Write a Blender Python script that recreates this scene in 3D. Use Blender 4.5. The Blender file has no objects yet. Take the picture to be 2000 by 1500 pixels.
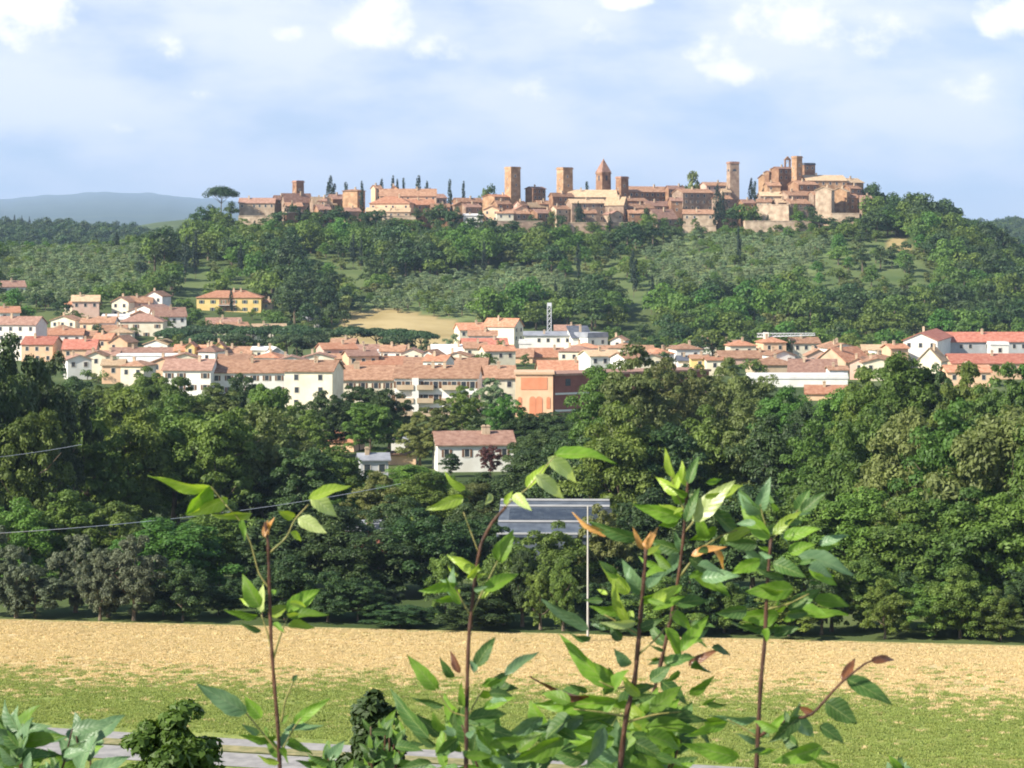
import bpy, math, random
import numpy as np
from mathutils import Vector, Matrix
R = math.radians
random.seed(7); rng = np.random.default_rng(11)
sc = bpy.context.scene
COL = sc.collection
# ---------------------------------------------------------------- camera, sky, sun, exposure
F = 5144.0          # focal length in photo pixels (photo 2000 px wide)
CH = 40.0           # camera height above the valley floor
cam_d = bpy.data.cameras.new('camera'); cam = bpy.data.objects.new('camera', cam_d); COL.objects.link(cam)
cam_d.sensor_width = 36; cam_d.lens = 36 * F / 2000; cam_d.shift_y = -0.14
cam_d.clip_start = 0.1; cam_d.clip_end = 60000
cam.location = (0, 0, CH); cam.rotation_euler = (R(90), 0, 0)
sc.camera = cam
cam_d.dof.use_dof = True; cam_d.dof.focus_distance = 600; cam_d.dof.aperture_fstop = 45
SUN_EL = R(36); sdir = Vector((-0.86, -0.51, 0)).normalized()
sun_vec = Vector((sdir.x*math.cos(SUN_EL), sdir.y*math.cos(SUN_EL), math.sin(SUN_EL)))
sun_d = bpy.data.lights.new('sun', 'SUN'); sun_d.energy = 5.0; sun_d.angle = R(0.5); sun_d.color = (1.0, 0.93, 0.80)
sun = bpy.data.objects.new('sun', sun_d); COL.objects.link(sun)
sun.rotation_euler = sun_vec.to_track_quat('Z', 'Y').to_euler(); sun.location = (0, 0, 400)
sc.view_settings.view_transform = 'Standard'; sc.view_settings.look = 'None'
sc.view_settings.exposure = 0.82; sc.view_settings.gamma = 1
sc.render.engine = 'CYCLES'
sc.cycles.volume_bounces = 0; sc.cycles.filter_width = 1.9
sc.cycles.max_bounces = 6; sc.cycles.transparent_max_bounces = 8

def world():
    w = bpy.data.worlds.new('World'); sc.world = w; w.use_nodes = True
    nt = w.node_tree; N = nt.nodes; L = nt.links; N.clear()
    def m(op, a=None, b=None, c=None):
        n = N.new('ShaderNodeMath'); n.operation = op
        for i, v in enumerate((a, b, c)):
            if v is None: continue
            if isinstance(v, (int, float)): n.inputs[i].default_value = v
            else: L.new(v, n.inputs[i])
        return n.outputs[0]
    out = N.new('ShaderNodeOutputWorld'); bg = N.new('ShaderNodeBackground'); bg.inputs['Strength'].default_value = 0.098
    L.new(bg.outputs[0], out.inputs[0])
    tc = N.new('ShaderNodeTexCoord'); sep = N.new('ShaderNodeSeparateXYZ'); L.new(tc.outputs['Generated'], sep.inputs[0])
    X, Y, Z = sep.outputs
    sky = N.new('ShaderNodeTexSky'); sky.sky_type = 'NISHITA'; sky.sun_disc = False
    sky.sun_elevation = SUN_EL; sky.sun_rotation = math.atan2(sdir.x, sdir.y)
    sky.air_density = 1.0; sky.dust_density = 0.4; sky.ozone_density = 1.6
    zz = m('ADD', m('MULTIPLY', m('MAXIMUM', Z, 0.0), 0.88), 0.17)
    cb = N.new('ShaderNodeCombineXYZ'); L.new(X, cb.inputs[0]); L.new(Y, cb.inputs[1]); L.new(zz, cb.inputs[2])
    nv = N.new('ShaderNodeVectorMath'); nv.operation = 'NORMALIZE'; L.new(cb.outputs[0], nv.inputs[0])
    L.new(nv.outputs[0], sky.inputs[0])
    az = m('ARCTAN2', X, Y); el = m('ARCSINE', Z)
    # broad thin cloud veil
    c2 = N.new('ShaderNodeCombineXYZ'); L.new(m('MULTIPLY', az, 9.0), c2.inputs[0]); L.new(m('MULTIPLY', el, 22.0), c2.inputs[1])
    n1 = N.new('ShaderNodeTexNoise'); n1.inputs['Scale'].default_value = 1.5; n1.inputs['Detail'].default_value = 7; n1.inputs['Roughness'].default_value = 0.52
    L.new(c2.outputs[0], n1.inputs['Vector'])
    veil = N.new('ShaderNodeMapRange'); veil.interpolation_type = 'SMOOTHSTEP'
    veil.inputs['From Min'].default_value = 0.27; veil.inputs['From Max'].default_value = 0.62
    veil.inputs['To Min'].default_value = 0.25; veil.inputs['To Max'].default_value = 0.92
    L.new(n1.outputs['Fac'], veil.inputs['Value'])
    hi = N.new('ShaderNodeMapRange'); hi.interpolation_type = 'SMOOTHSTEP'; hi.inputs['From Min'].default_value = .6; hi.inputs['From Max'].default_value = .14; L.new(el, hi.inputs['Value'])
    # cumulus puffs, each at its own bearing and height
    c3 = N.new('ShaderNodeCombineXYZ'); L.new(m('MULTIPLY', az, 60.0), c3.inputs[0]); L.new(m('MULTIPLY', el, 75.0), c3.inputs[1])
    n2 = N.new('ShaderNodeTexNoise'); n2.inputs['Scale'].default_value = 1.1; n2.inputs['Detail'].default_value = 9; n2.inputs['Roughness'].default_value = 0.62
    L.new(c3.outputs[0], n2.inputs['Vector'])
    tot = None
    for (px, py, rx, ry, s) in [(50, 20, 125, 95, 1.0), (725, 55, 90, 55, 1.0), (735, 10, 90, 55, .75), (1215, 2, 65, 22, 1.0), (1430, 142, 95, 32, .75),
                                (1545, 40, 130, 60, .8), (1960, 35, 75, 55, .95), (850, 95, 90, 40, .5), (1380, 90, 90, 50, .5), (1680, 70, 150, 60, .55),
                                (1045, 175, 65, 38, .5), (560, 65, 50, 30, .45), (400, 185, 30, 18, .55), (330, 95, 70, 45, .35), (250, 250, 60, 25, .35), (1890, 175, 120, 50, .4), (1160, 60, 70, 60, .35)]:
        u = (px-1000)/F; v = (470-py)/F
        du = m('MULTIPLY', m('SUBTRACT', az, u), F/rx); dv = m('MULTIPLY', m('SUBTRACT', el, v), F/ry)
        d = m('SQRT', m('ADD', m('MULTIPLY', du, du), m('MULTIPLY', dv, dv)))
        e = m('MULTIPLY', m('MAXIMUM', m('SUBTRACT', 1.25, d), 0.0), s)
        tot = e if tot is None else m('MAXIMUM', tot, e)
    ns = m('MULTIPLY', m('SUBTRACT', n2.outputs['Fac'], 0.5), 2.3)
    gate = m('MINIMUM', m('MULTIPLY', tot, 3.0), 1.0)
    cf = N.new('ShaderNodeMapRange'); cf.interpolation_type = 'SMOOTHSTEP'
    cf.inputs['From Min'].default_value = 0.18; cf.inputs['From Max'].default_value = .98; cf.inputs['To Max'].default_value = 1.0
    L.new(m('MULTIPLY', m('ADD', tot, ns), gate), cf.inputs['Value'])
    mx1 = N.new('ShaderNodeMix'); mx1.data_type = 'RGBA'; L.new(m('MULTIPLY', veil.outputs[0], hi.outputs[0]), mx1.inputs[0]); L.new(sky.outputs[0], mx1.inputs[6])
    mx1.inputs[7].default_value = (5.9, 6.1, 7.0, 1)
    mx2 = N.new('ShaderNodeMix'); mx2.data_type = 'RGBA'; L.new(cf.outputs[0], mx2.inputs[0]); L.new(mx1.outputs[2], mx2.inputs[6])
    mx2.inputs[7].default_value = (7.6, 7.4, 7.8, 1)
    L.new(mx2.outputs[2], bg.inputs['Color'])
world()

# ---------------------------------------------------------------- helpers
def W(px, py, D): return Vector(((px-1000)/F*D, D, CH-(py-470)/F*D))
def Xw(px, D): return (px-1000)/F*D
def Zw(py, D): return CH-(py-470)/F*D

class MB:
    def __init__(s): s.v = []; s.f = []; s.m = []
    def add(s, vs, fs, mi=0):
        b = len(s.v); s.v += [tuple(v) for v in vs]; s.f += [tuple(i+b for i in f) for f in fs]; s.m += [mi]*len(fs)
    def box(s, x0, x1, y0, y1, z0, z1, mi=0, M=None):
        vs = [Vector(p) for p in ((x0,y0,z0),(x1,y0,z0),(x1,y1,z0),(x0,y1,z0),(x0,y0,z1),(x1,y0,z1),(x1,y1,z1),(x0,y1,z1))]
        if M: vs = [M @ v for v in vs]
        s.add(vs, [(3,2,1,0),(4,5,6,7),(0,1,5,4),(1,2,6,5),(2,3,7,6),(3,0,4,7)], mi)
    def tube(s, pts, rad, n=7, mi=0):
        pts = [Vector(p) for p in pts]; b = len(s.v); ref = Vector((0.3, 1, 0.2)).normalized()
        for i, p in enumerate(pts):
            t = (pts[min(i+1, len(pts)-1)]-pts[max(i-1, 0)]).normalized()
            a = t.cross(ref).normalized(); c = t.cross(a).normalized()
            for k in range(n):
                an = 2*math.pi*k/n; s.v.append(tuple(p+(a*math.cos(an)+c*math.sin(an))*rad[i]))
        for i in range(len(pts)-1):
            for k in range(n):
                s.f.append((b+i*n+k, b+i*n+(k+1) % n, b+(i+1)*n+(k+1) % n, b+(i+1)*n+k)); s.m.append(mi)
        s.f.append(tuple(b+k for k in range(n))[::-1]); s.m.append(mi)
        s.f.append(tuple(b+(len(pts)-1)*n+k for k in range(n))); s.m.append(mi)
    def lathe(s, prof, n=10, mi=0, c=(0, 0)):
        b = len(s.v)
        for r, z in prof:
            for k in range(n):
                a = 2*math.pi*(k+.5)/n; s.v.append((c[0]+r*math.cos(a), c[1]+r*math.sin(a), z))
        for i in range(len(prof)-1):
            for k in range(n):
                s.f.append((b+i*n+k, b+i*n+(k+1) % n, b+(i+1)*n+(k+1) % n, b+(i+1)*n+k)); s.m.append(mi)
        s.f.append(tuple(b+(len(prof)-1)*n+k for k in range(n))); s.m.append(mi)
    def mesh(s, name, mats):
        me = bpy.data.meshes.new(name); me.from_pydata(s.v, [], s.f); me.update()
        for mt in (mats if isinstance(mats, (list, tuple)) else [mats]): me.materials.append(mt)
        if any(s.m): me.polygons.foreach_set('material_index', s.m)
        return me
    def build(s, name, mats, parent=None, loc=None, smooth=False):
        me = s.mesh(name, mats); o = bpy.data.objects.new(name, me); COL.objects.link(o)
        if smooth: me.polygons.foreach_set('use_smooth', [True]*len(me.polygons))
        if parent: o.parent = parent
        if loc is not None: o.location = loc
        return o

def obj(name, me, parent=None, loc=None):
    o = bpy.data.objects.new(name, me); COL.objects.link(o)
    if parent: o.parent = parent
    if loc is not None: o.location = loc
    return o
def empty(name, loc, rz=0):
    o = bpy.data.objects.new(name, None); COL.objects.link(o); o.location = loc; o.rotation_euler = (0, 0, rz); o.empty_display_size = 0.5
    return o
def tag(o, label=None, cat=None, group=None, kind=None):
    if label: o['label'] = label
    if cat: o['category'] = cat
    if group: o['group'] = group
    if kind: o['kind'] = kind
    return o

USED = set()
LM = [(430, 390, 'the umbrella pine at the old town edge'), (587, 365, 'the leftmost hilltop tower'), (690, 395, 'the orange square block in the old town'), (780, 385, 'the broad roofed palace on the hilltop'),
      (1002, 350, 'the tall tower left of centre'), (1105, 350, 'the second tall tower'), (1180, 340, 'the pointed church spire'), (1222, 365, 'the short dark tower beside the spire'),
      (1365, 400, 'the plastered house with the lower lit storey'), (1439, 350, 'the open belfry tower'), (1560, 335, 'the slim castle tower'), (1520, 430, 'the pale bastion wall'), (1640, 380, 'the palace on the hilltop right end'),
      (450, 590, 'the yellow villa'), (155, 600, 'the hip roofed cream house'), (275, 650, 'the cream house with dark windows'), (30, 640, 'the white house by the left edge'), (600, 755, 'the tall blank white block'),
      (850, 770, 'the white balcony block'), (1043, 770, 'the orange painted building'), (930, 890, 'the white farmhouse'), (652, 855, 'the lone orange roof among trees'), (985, 640, 'the orange roofed house below the meadow'),
      (1073, 625, 'the pale crane mast'), (1495, 670, 'the small jib crane'), (1795, 665, 'the white gable of the long red building'), (1825, 700, 'the tan roofed house at right'), (1560, 740, 'the long low white shed'),
      (1650, 690, 'the bright orange roof'), (785, 635, 'the dry meadow'), (730, 680, 'the umbrella pine grove'), (1110, 1020, 'the ribbed grey shed roof'), (1148, 1120, 'the pale pole'), (330, 1100, 'the bright green bush at the field edge'),
      (1780, 410, 'the big round tree at the hill shoulder'), (1910, 560, 'the right flank of the hill'), (275, 540, 'the broad conifer on the left slope'), (372, 500, 'the pair of slim cypresses')]
def autolabel(desc, px, py, unique=True, k0=0):
    ls = sorted(LM, key=lambda l: math.hypot((l[0]-px), (l[1]-py)*1.6))
    for dist_word in ('', 'far '):
        for k in range(k0, len(ls)):
            lx, ly, nm = ls[k]; dx = px-lx; dy = (py-ly)*1.6
            if abs(dx) < 3 and abs(dy) < 3: continue
            rel = ('left of' if dx < 0 else 'right of') if abs(dx) > abs(dy) else ('above' if dy < 0 else 'below')
            lab = f'{desc} {dist_word}{rel} {nm}'
            if len(lab.split()) > 16: continue
            if not unique: return lab
            if lab not in USED: USED.add(lab); return lab
            near = ls[(k+1) % len(ls)]
            rel2 = 'nearer'; lab2 = lab + ', toward ' + near[2]
            if len(lab2.split()) <= 16 and lab2 not in USED: USED.add(lab2); return lab2
    raise RuntimeError('label '+desc)

# ---------------------------------------------------------------- materials
def newmat(name):
    m = bpy.data.materials.new(name); m.use_nodes = True; nt = m.node_tree
    return m, nt, nt.nodes, nt.links, nt.nodes['Principled BSDF']
def noise_mat(name, c1, c2, scale=1.0, rough=0.85, detail=4, bump=0.0, bscale=None, coords='Object', c3=None, mix=(0.35, 0.65), rnd=0.0, spec=0.3, stretch=None):
    m, nt, N, L, P = newmat(name)
    tc = N.new('ShaderNodeTexCoord'); src = tc.outputs[coords]
    if stretch:
        mp = N.new('ShaderNodeMapping'); mp.inputs['Scale'].default_value = stretch; L.new(src, mp.inputs[0]); src = mp.outputs[0]
    n = N.new('ShaderNodeTexNoise'); n.inputs['Scale'].default_value = scale; n.inputs['Detail'].default_value = detail; n.inputs['Roughness'].default_value = 0.6
    L.new(src, n.inputs['Vector'])
    r = N.new('ShaderNodeValToRGB'); r.color_ramp.elements[0].position = mix[0]; r.color_ramp.elements[1].position = mix[1]
    r.color_ramp.elements[0].color = (*c1, 1); r.color_ramp.elements[1].color = (*c2, 1)
    if c3: e = r.color_ramp.elements.new((mix[0]+mix[1])/2); e.color = (*c3, 1)
    L.new(n.outputs['Fac'], r.inputs[0]); col = r.outputs[0]
    if rnd:
        oi = N.new('ShaderNodeObjectInfo'); hs = N.new('ShaderNodeHueSaturation')
        mr = N.new('ShaderNodeMapRange'); mr.inputs['To Min'].default_value = 1-rnd; mr.inputs['To Max'].default_value = 1+rnd
        L.new(oi.outputs['Random'], mr.inputs[0]); L.new(mr.outputs[0], hs.inputs['Value']); L.new(col, hs.inputs['Color']); col = hs.outputs[0]
    L.new(col, P.inputs['Base Color']); P.inputs['Roughness'].default_value = rough; P.inputs['Specular IOR Level'].default_value = spec
    if bump:
        n2 = N.new('ShaderNodeTexNoise'); n2.inputs['Scale'].default_value = bscale or scale*4; n2.inputs['Detail'].default_value = 5; L.new(src, n2.inputs['Vector'])
        b = N.new('ShaderNodeBump'); b.inputs['Strength'].default_value = bump; b.inputs['Distance'].default_value = 0.1
        L.new(n2.outputs['Fac'], b.inputs['Height']); L.new(b.outputs[0], P.inputs['Normal'])
    return m
def roof_mat(name, c1, c2, c3):
    m, nt, N, L, P = newmat(name)
    tc = N.new('ShaderNodeTexCoord'); n = N.new('ShaderNodeTexNoise'); n.inputs['Scale'].default_value = 0.9; n.inputs['Detail'].default_value = 6; n.inputs['Roughness'].default_value = 0.7
    L.new(tc.outputs['Object'], n.inputs['Vector'])
    r = N.new('ShaderNodeValToRGB'); r.color_ramp.elements[0].position = .3; r.color_ramp.elements[1].position = .7
    r.color_ramp.elements[0].color = (*c1, 1); r.color_ramp.elements[1].color = (*c3, 1); e = r.color_ramp.elements.new(.5); e.color = (*c2, 1)
    L.new(n.outputs['Fac'], r.inputs[0])
    # rows of curved tiles
    w = N.new('ShaderNodeTexWave'); w.inputs['Scale'].default_value = 1.6; w.inputs['Distortion'].default_value = 0.4; w.bands_direction = 'X'; L.new(tc.outputs['Object'], w.inputs['Vector'])
    b = N.new('ShaderNodeBump'); b.inputs['Strength'].default_value = 0.6; b.inputs['Distance'].default_value = 0.06; L.new(w.outputs['Fac'], b.inputs['Height']); L.new(b.outputs[0], P.inputs['Normal'])
    oi = N.new('ShaderNodeObjectInfo'); hs = N.new('ShaderNodeHueSaturation'); mr = N.new('ShaderNodeMapRange'); mr.inputs['To Min'].default_value = .8; mr.inputs['To Max'].default_value = 1.2
    L.new(oi.outputs['Random'], mr.inputs[0]); L.new(mr.outputs[0], hs.inputs['Value']); L.new(r.outputs[0], hs.inputs['Color'])
    L.new(hs.outputs[0], P.inputs['Base Color']); P.inputs['Roughness'].default_value = .85; P.inputs['Specular IOR Level'].default_value = .2
    return m
def leaf_mat(name, c1, c2, trans=0.3, rnd=0.22, hue=0.02, rough=0.55, scale=0.35, spec=0.3):
    m, nt, N, L, P = newmat(name)
    tc = N.new('ShaderNodeTexCoord'); n = N.new('ShaderNodeTexNoise'); n.inputs['Scale'].default_value = scale; n.inputs['Detail'].default_value = 6; n.inputs['Roughness'].default_value = 0.75
    L.new(tc.outputs['Object'], n.inputs['Vector'])
    r = N.new('ShaderNodeValToRGB'); r.color_ramp.elements[0].position = .36; r.color_ramp.elements[1].position = .64
    r.color_ramp.elements[0].color = (*c1, 1); r.color_ramp.elements[1].color = (*c2, 1); L.new(n.outputs['Fac'], r.inputs[0])
    oi = N.new('ShaderNodeObjectInfo'); hs = N.new('ShaderNodeHueSaturation'); L.new(r.outputs[0], hs.inputs['Color'])
    for inp, a, b in (('Value', 1-rnd, 1+rnd), ('Hue', .5-hue, .5+hue)):
        mr = N.new('ShaderNodeMapRange'); mr.inputs['To Min'].default_value = a; mr.inputs['To Max'].default_value = b
        if inp == 'Hue':
            mm = N.new('ShaderNodeMath'); mm.operation = 'MULTIPLY'; mm.inputs[1].default_value = 7.31; fr = N.new('ShaderNodeMath'); fr.operation = 'FRACT'
            L.new(oi.outputs['Random'], mm.inputs[0]); L.new(mm.outputs[0], fr.inputs[0]); L.new(fr.outputs[0], mr.inputs[0])
        else: L.new(oi.outputs['Random'], mr.inputs[0])
        L.new(mr.outputs[0], hs.inputs[inp])
    L.new(hs.outputs[0], P.inputs['Base Color']); P.inputs['Roughness'].default_value = rough; P.inputs['Specular IOR Level'].default_value = spec
    tr = N.new('ShaderNodeBsdfTranslucent'); g = N.new('ShaderNodeMix'); g.data_type = 'RGBA'; g.blend_type = 'MULTIPLY'; g.inputs[0].default_value = 1
    L.new(hs.outputs[0], g.inputs[6]); g.inputs[7].default_value = (1.3, 1.35, .6, 1); L.new(g.outputs[2], tr.inputs['Color'])
    ms = N.new('ShaderNodeMixShader'); ms.inputs[0].default_value = trans; L.new(P.outputs[0], ms.inputs[1]); L.new(tr.outputs[0], ms.inputs[2])
    L.new(ms.outputs[0], N['Material Output'].inputs['Surface'])
    return m

WALL = {
 'white': noise_mat('white_render', (.70,.67,.60), (.82,.80,.74), .35, rnd=.06),
 'cream': noise_mat('cream_render', (.68,.60,.44), (.80,.74,.58), .35, rnd=.08),
 'yellow': noise_mat('yellow_render', (.72,.50,.18), (.80,.60,.26), .35),
 'peach': noise_mat('peach_render', (.66,.42,.26), (.76,.52,.34), .35, rnd=.1),
 'pink': noise_mat('pink_render', (.52,.34,.27), (.62,.44,.35), .35, rnd=.1),
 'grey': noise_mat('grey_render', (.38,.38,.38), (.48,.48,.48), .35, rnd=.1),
 'tan': noise_mat('tan_render', (.44,.33,.22), (.55,.43,.30), .3, rnd=.1),
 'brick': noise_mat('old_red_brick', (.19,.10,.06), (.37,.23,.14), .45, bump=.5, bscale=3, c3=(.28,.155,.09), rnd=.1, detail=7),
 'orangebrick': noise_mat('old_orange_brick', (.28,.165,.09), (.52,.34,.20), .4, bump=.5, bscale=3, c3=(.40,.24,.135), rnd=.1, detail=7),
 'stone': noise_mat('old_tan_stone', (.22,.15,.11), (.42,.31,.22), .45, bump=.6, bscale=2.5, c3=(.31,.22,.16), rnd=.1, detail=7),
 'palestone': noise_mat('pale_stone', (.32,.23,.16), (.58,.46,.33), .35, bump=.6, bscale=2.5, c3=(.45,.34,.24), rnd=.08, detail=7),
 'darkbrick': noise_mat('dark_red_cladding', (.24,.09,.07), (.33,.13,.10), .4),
 'orange': noise_mat('orange_paint', (.68,.25,.13), (.76,.31,.17), .5),
 'peachpaint': noise_mat('peach_paint', (.80,.48,.29), (.88,.57,.37), .5),
}
ROOF = {
 'terra': roof_mat('terracotta_tiles', (.20,.105,.06), (.36,.20,.125), (.50,.32,.21)),
 'orange': roof_mat('orange_tiles', (.32,.13,.07), (.46,.22,.13), (.58,.34,.22)),
 'brown': roof_mat('weathered_brown_tiles', (.20,.11,.08), (.33,.19,.14), (.45,.29,.22)),
 'tan': roof_mat('faded_tan_tiles', (.38,.25,.15), (.52,.37,.23), (.62,.47,.31)),
 'red': roof_mat('red_tiles', (.34,.10,.07), (.48,.18,.12), (.58,.28,.21)),
 'white': noise_mat('pale_roofing', (.62,.60,.58), (.78,.76,.74), .4),
 'grey': noise_mat('grey_roofing', (.22,.23,.26), (.34,.35,.38), .4),
 'slate': noise_mat('dark_roofing', (.06,.07,.09), (.12,.13,.16), .4),
}
M_glass = noise_mat('window_dark_glass', (.03,.035,.045), (.06,.07,.08), 1, rough=.15, spec=.5)
M_frame = noise_mat('window_stone_frame', (.55,.50,.42), (.65,.60,.52), 1)
M_shut_g = noise_mat('green_shutter_paint', (.05,.12,.08), (.08,.16,.10), 2)
M_shut_b = noise_mat('brown_shutter_paint', (.14,.07,.04), (.20,.11,.06), 2)
M_bark = noise_mat('tree_bark', (.10,.075,.05), (.22,.17,.12), 2.5, bump=.6, stretch=(1, 1, .25))
M_metal = noise_mat('pale_galvanised_metal', (.55,.56,.57), (.68,.69,.70), 2, rough=.5)
M_conc = noise_mat('concrete', (.45,.43,.40), (.58,.56,.52), .5)
M_asph = noise_mat('worn_pale_asphalt', (.24,.23,.22), (.36,.34,.32), .8)
LEAF = {
 'mid': leaf_mat('leaves_mid_green', (.055,.10,.02), (.18,.26,.05)),
 'dark': leaf_mat('leaves_dark_green', (.024,.05,.019), (.08,.135,.036), trans=.2),
 'bright': leaf_mat('leaves_bright_green', (.06,.13,.022), (.14,.26,.045)),
 'olive': leaf_mat('leaves_olive_green', (.09,.11,.03), (.22,.25,.08)),
 'grey': leaf_mat('leaves_silver_green', (.11,.16,.075), (.23,.30,.14), trans=.15),
 'cypress': leaf_mat('needles_blackish_green', (.012,.028,.018), (.035,.06,.032), trans=.08, rnd=.15),
 'pine': leaf_mat('needles_pine_green', (.025,.055,.022), (.07,.12,.04), trans=.12, rnd=.15),
 'sage': leaf_mat('leaves_sage_grey_green', (.06,.075,.045), (.15,.18,.10), trans=.15),
 'red': leaf_mat('leaves_dark_red', (.06,.02,.02), (.13,.05,.04), trans=.2),
}

# ---------------------------------------------------------------- terrain
DR = [900, 960, 1010, 1060, 1100, 1200, 1280, 1330, 1420, 1550, 1800, 2000, 2300, 2700, 3300, 3700, 4500, 9000, 25000, 28000, 31000]
TAB = {
 -700: [4, 8, 12, 15, 18, 28, 33, 31, 24, 16, 14, 14, 28, 45, 30, 36, 20, 60, 170, 80, 0],
 0:    [2, 8, 14, 17, 21, 33, 35, 31, 24, 16, 14, 14, 28, 45, 30, 36, 20, 60, 190, 80, 0],
 100:  [2, 8, 14, 17, 21, 33, 35, 31, 24, 16, 14, 14, 28, 43, 34, 42, 20, 60, 205, 80, 0],
 200:  [1, 6, 12, 15, 20, 33, 36, 33, 24, 14, 12, 12, 26, 40, 46, 54, 20, 60, 216, 80, 0],
 300:  [1, 5, 10, 14, 20, 33, 37, 35, 26, 14, 12, 12, 22, 34, 58, 66, 20, 60, 210, 80, 0],
 370:  [0, 3, 7, 13, 19, 34, 42, 43, 34, 16, 12, 12, 18, 26, 62, 71, 20, 60, 196, 80, 0],
 450:  [0, 2, 6, 12, 18, 35, 47, 50, 48, 26, 10, 10, 10, 10, 60, 68, 20, 60, 185, 80, 0],
 600:  [0, 1, 5, 11, 17, 33, 46, 49, 49, 28, 8, 5, 5, 5, 20, 40, 20, 60, 150, 80, 0],
 800:  [0, 0, 5, 11, 16, 32, 45, 49, 49, 28, 6, 5, 5, 5, 10, 20, 10, 40, 100, 60, 0],
 1000: [0, 0, 3, 9, 14, 31, 45, 49, 49, 28, 6, 5, 5, 5, 10, 20, 10, 30, 60, 40, 0],
 1200: [0, 0, 2, 8, 14, 30, 44, 48, 49, 28, 6, 5, 5, 5, 10, 20, 10, 30, 60, 40, 0],
 1400: [0, 0, 2, 9, 15, 31, 44, 48, 49, 28, 6, 5, 5, 5, 10, 20, 10, 30, 50, 40, 0],
 1550: [0, 0, 3, 10, 16, 33, 46, 50, 51, 28, 6, 5, 5, 5, 10, 20, 10, 30, 50, 40, 0],
 1700: [0, 0, 3, 10, 17, 34, 48, 52, 50, 30, 8, 8, 8, 6, 10, 20, 10, 30, 50, 40, 0],
 1800: [0, 0, 3, 10, 17, 34, 47, 49, 46, 30, 12, 14, 18, 16, 10, 20, 10, 30, 50, 40, 0],
 1880: [0, 0, 2, 8, 14, 28, 39, 42, 40, 28, 14, 12, 14, 20, 46, 30, 10, 30, 50, 40, 0],
 1950: [0, 0, 1, 5, 9, 19, 28, 31, 30, 26, 12, 11, 15, 26, 50, 30, 10, 30, 50, 40, 0],
 2050: [0, 0, 0, 3, 5, 9, 14, 16, 18, 20, 10, 10, 15, 28, 52, 30, 10, 30, 50, 40, 0],
 2700: [0, 0, 0, 1, 2, 3, 4, 6, 10, 16, 34, 42, 50, 34, 14, 20, 10, 30, 50, 40, 0]}
TC = sorted(TAB); TA = np.array([TAB[c] for c in TC], float); TA[:, 18] = 40+(TA[:, 18]-40)*2.63
def vnoise(x, y, s):
    return math.sin(x/s*1.3+y/s*.7+1.1)*math.cos(y/s*1.1-x/s*.6+.4)+.5*math.sin(x/s*2.9-y/s*2.3+2)*math.cos(y/s*3.1+x/s*1.7)
def ground(x, y):
    D = max(y, 1.0)
    if D < 187: return max(0.0, 38.3-0.205*D) if D > 1.2 else 38.05
    if D <= 900: return 0.0
    px = min(max(1000+x/D*F, TC[0]), TC[-1])
    i = min(int(np.searchsorted(TC, px, side='right'))-1, len(TC)-2); i = max(i, 0)
    t = (px-TC[i])/(TC[i+1]-TC[i])
    row = TA[i]*(1-t)+TA[i+1]*t
    if D < 900: return 0
    j = min(max(int(np.searchsorted(DR, D, side='right'))-1, 0), len(DR)-2)
    u = (D-DR[j])/(DR[j+1]-DR[j]); u = min(max(u, 0), 1)
    z = row[j]*(1-u)+row[j+1]*u
    if D > 1000: z += vnoise(x, y, 60)*min((D-1000)/300, 1)*1.0*(1 if D < 3000 else D/2500)
    return float(z)

def inpoly(x, y, P):
    c = False; j = len(P)-1
    for i in range(len(P)):
        if (P[i][1] > y) != (P[j][1] > y) and x < (P[j][0]-P[i][0])*(y-P[i][1])/(P[j][1]-P[i][1])+P[i][0]: c = not c
        j = i
    return c
OLIVE = [[(1255, 500), (1330, 468), (1480, 466), (1640, 480), (1560, 570), (1400, 610), (1270, 600)],
         [(690, 610), (760, 555), (1000, 528), (1110, 545), (1100, 600), (980, 622), (900, 628), (820, 612)],
         [(-20, 500), (280, 488), (300, 560), (230, 592), (-20, 598)]]
PASTURE = [[(1630, 482), (1770, 462), (1850, 540), (1860, 600), (1700, 630), (1560, 600), (1560, 572)], [(1090, 500), (1255, 500), (1270, 600), (1110, 600)], [(560, 500), (700, 500), (740, 560), (600, 590)], [(330, 500), (480, 520), (500, 570), (345, 590)]]
MEADOW = [[(655, 640), (680, 612), (760, 600), (900, 628), (935, 655), (960, 690), (640, 690)], [(285, 535), (330, 535), (335, 555), (290, 555)], [(1730, 470), (1760, 462), (1780, 490), (1740, 490)]]
def zone(x, y, z):
    px = 1000+x/y*F; py = 470+(CH-z)/y*F
    if y > 1380 or y < 960: return 0
    for P in MEADOW:
        if inpoly(px, py, P): return 2
    for P in OLIVE:
        if inpoly(px, py, P): return 1
    for P in PASTURE:
        if inpoly(px, py, P): return 3
    return 0

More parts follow.
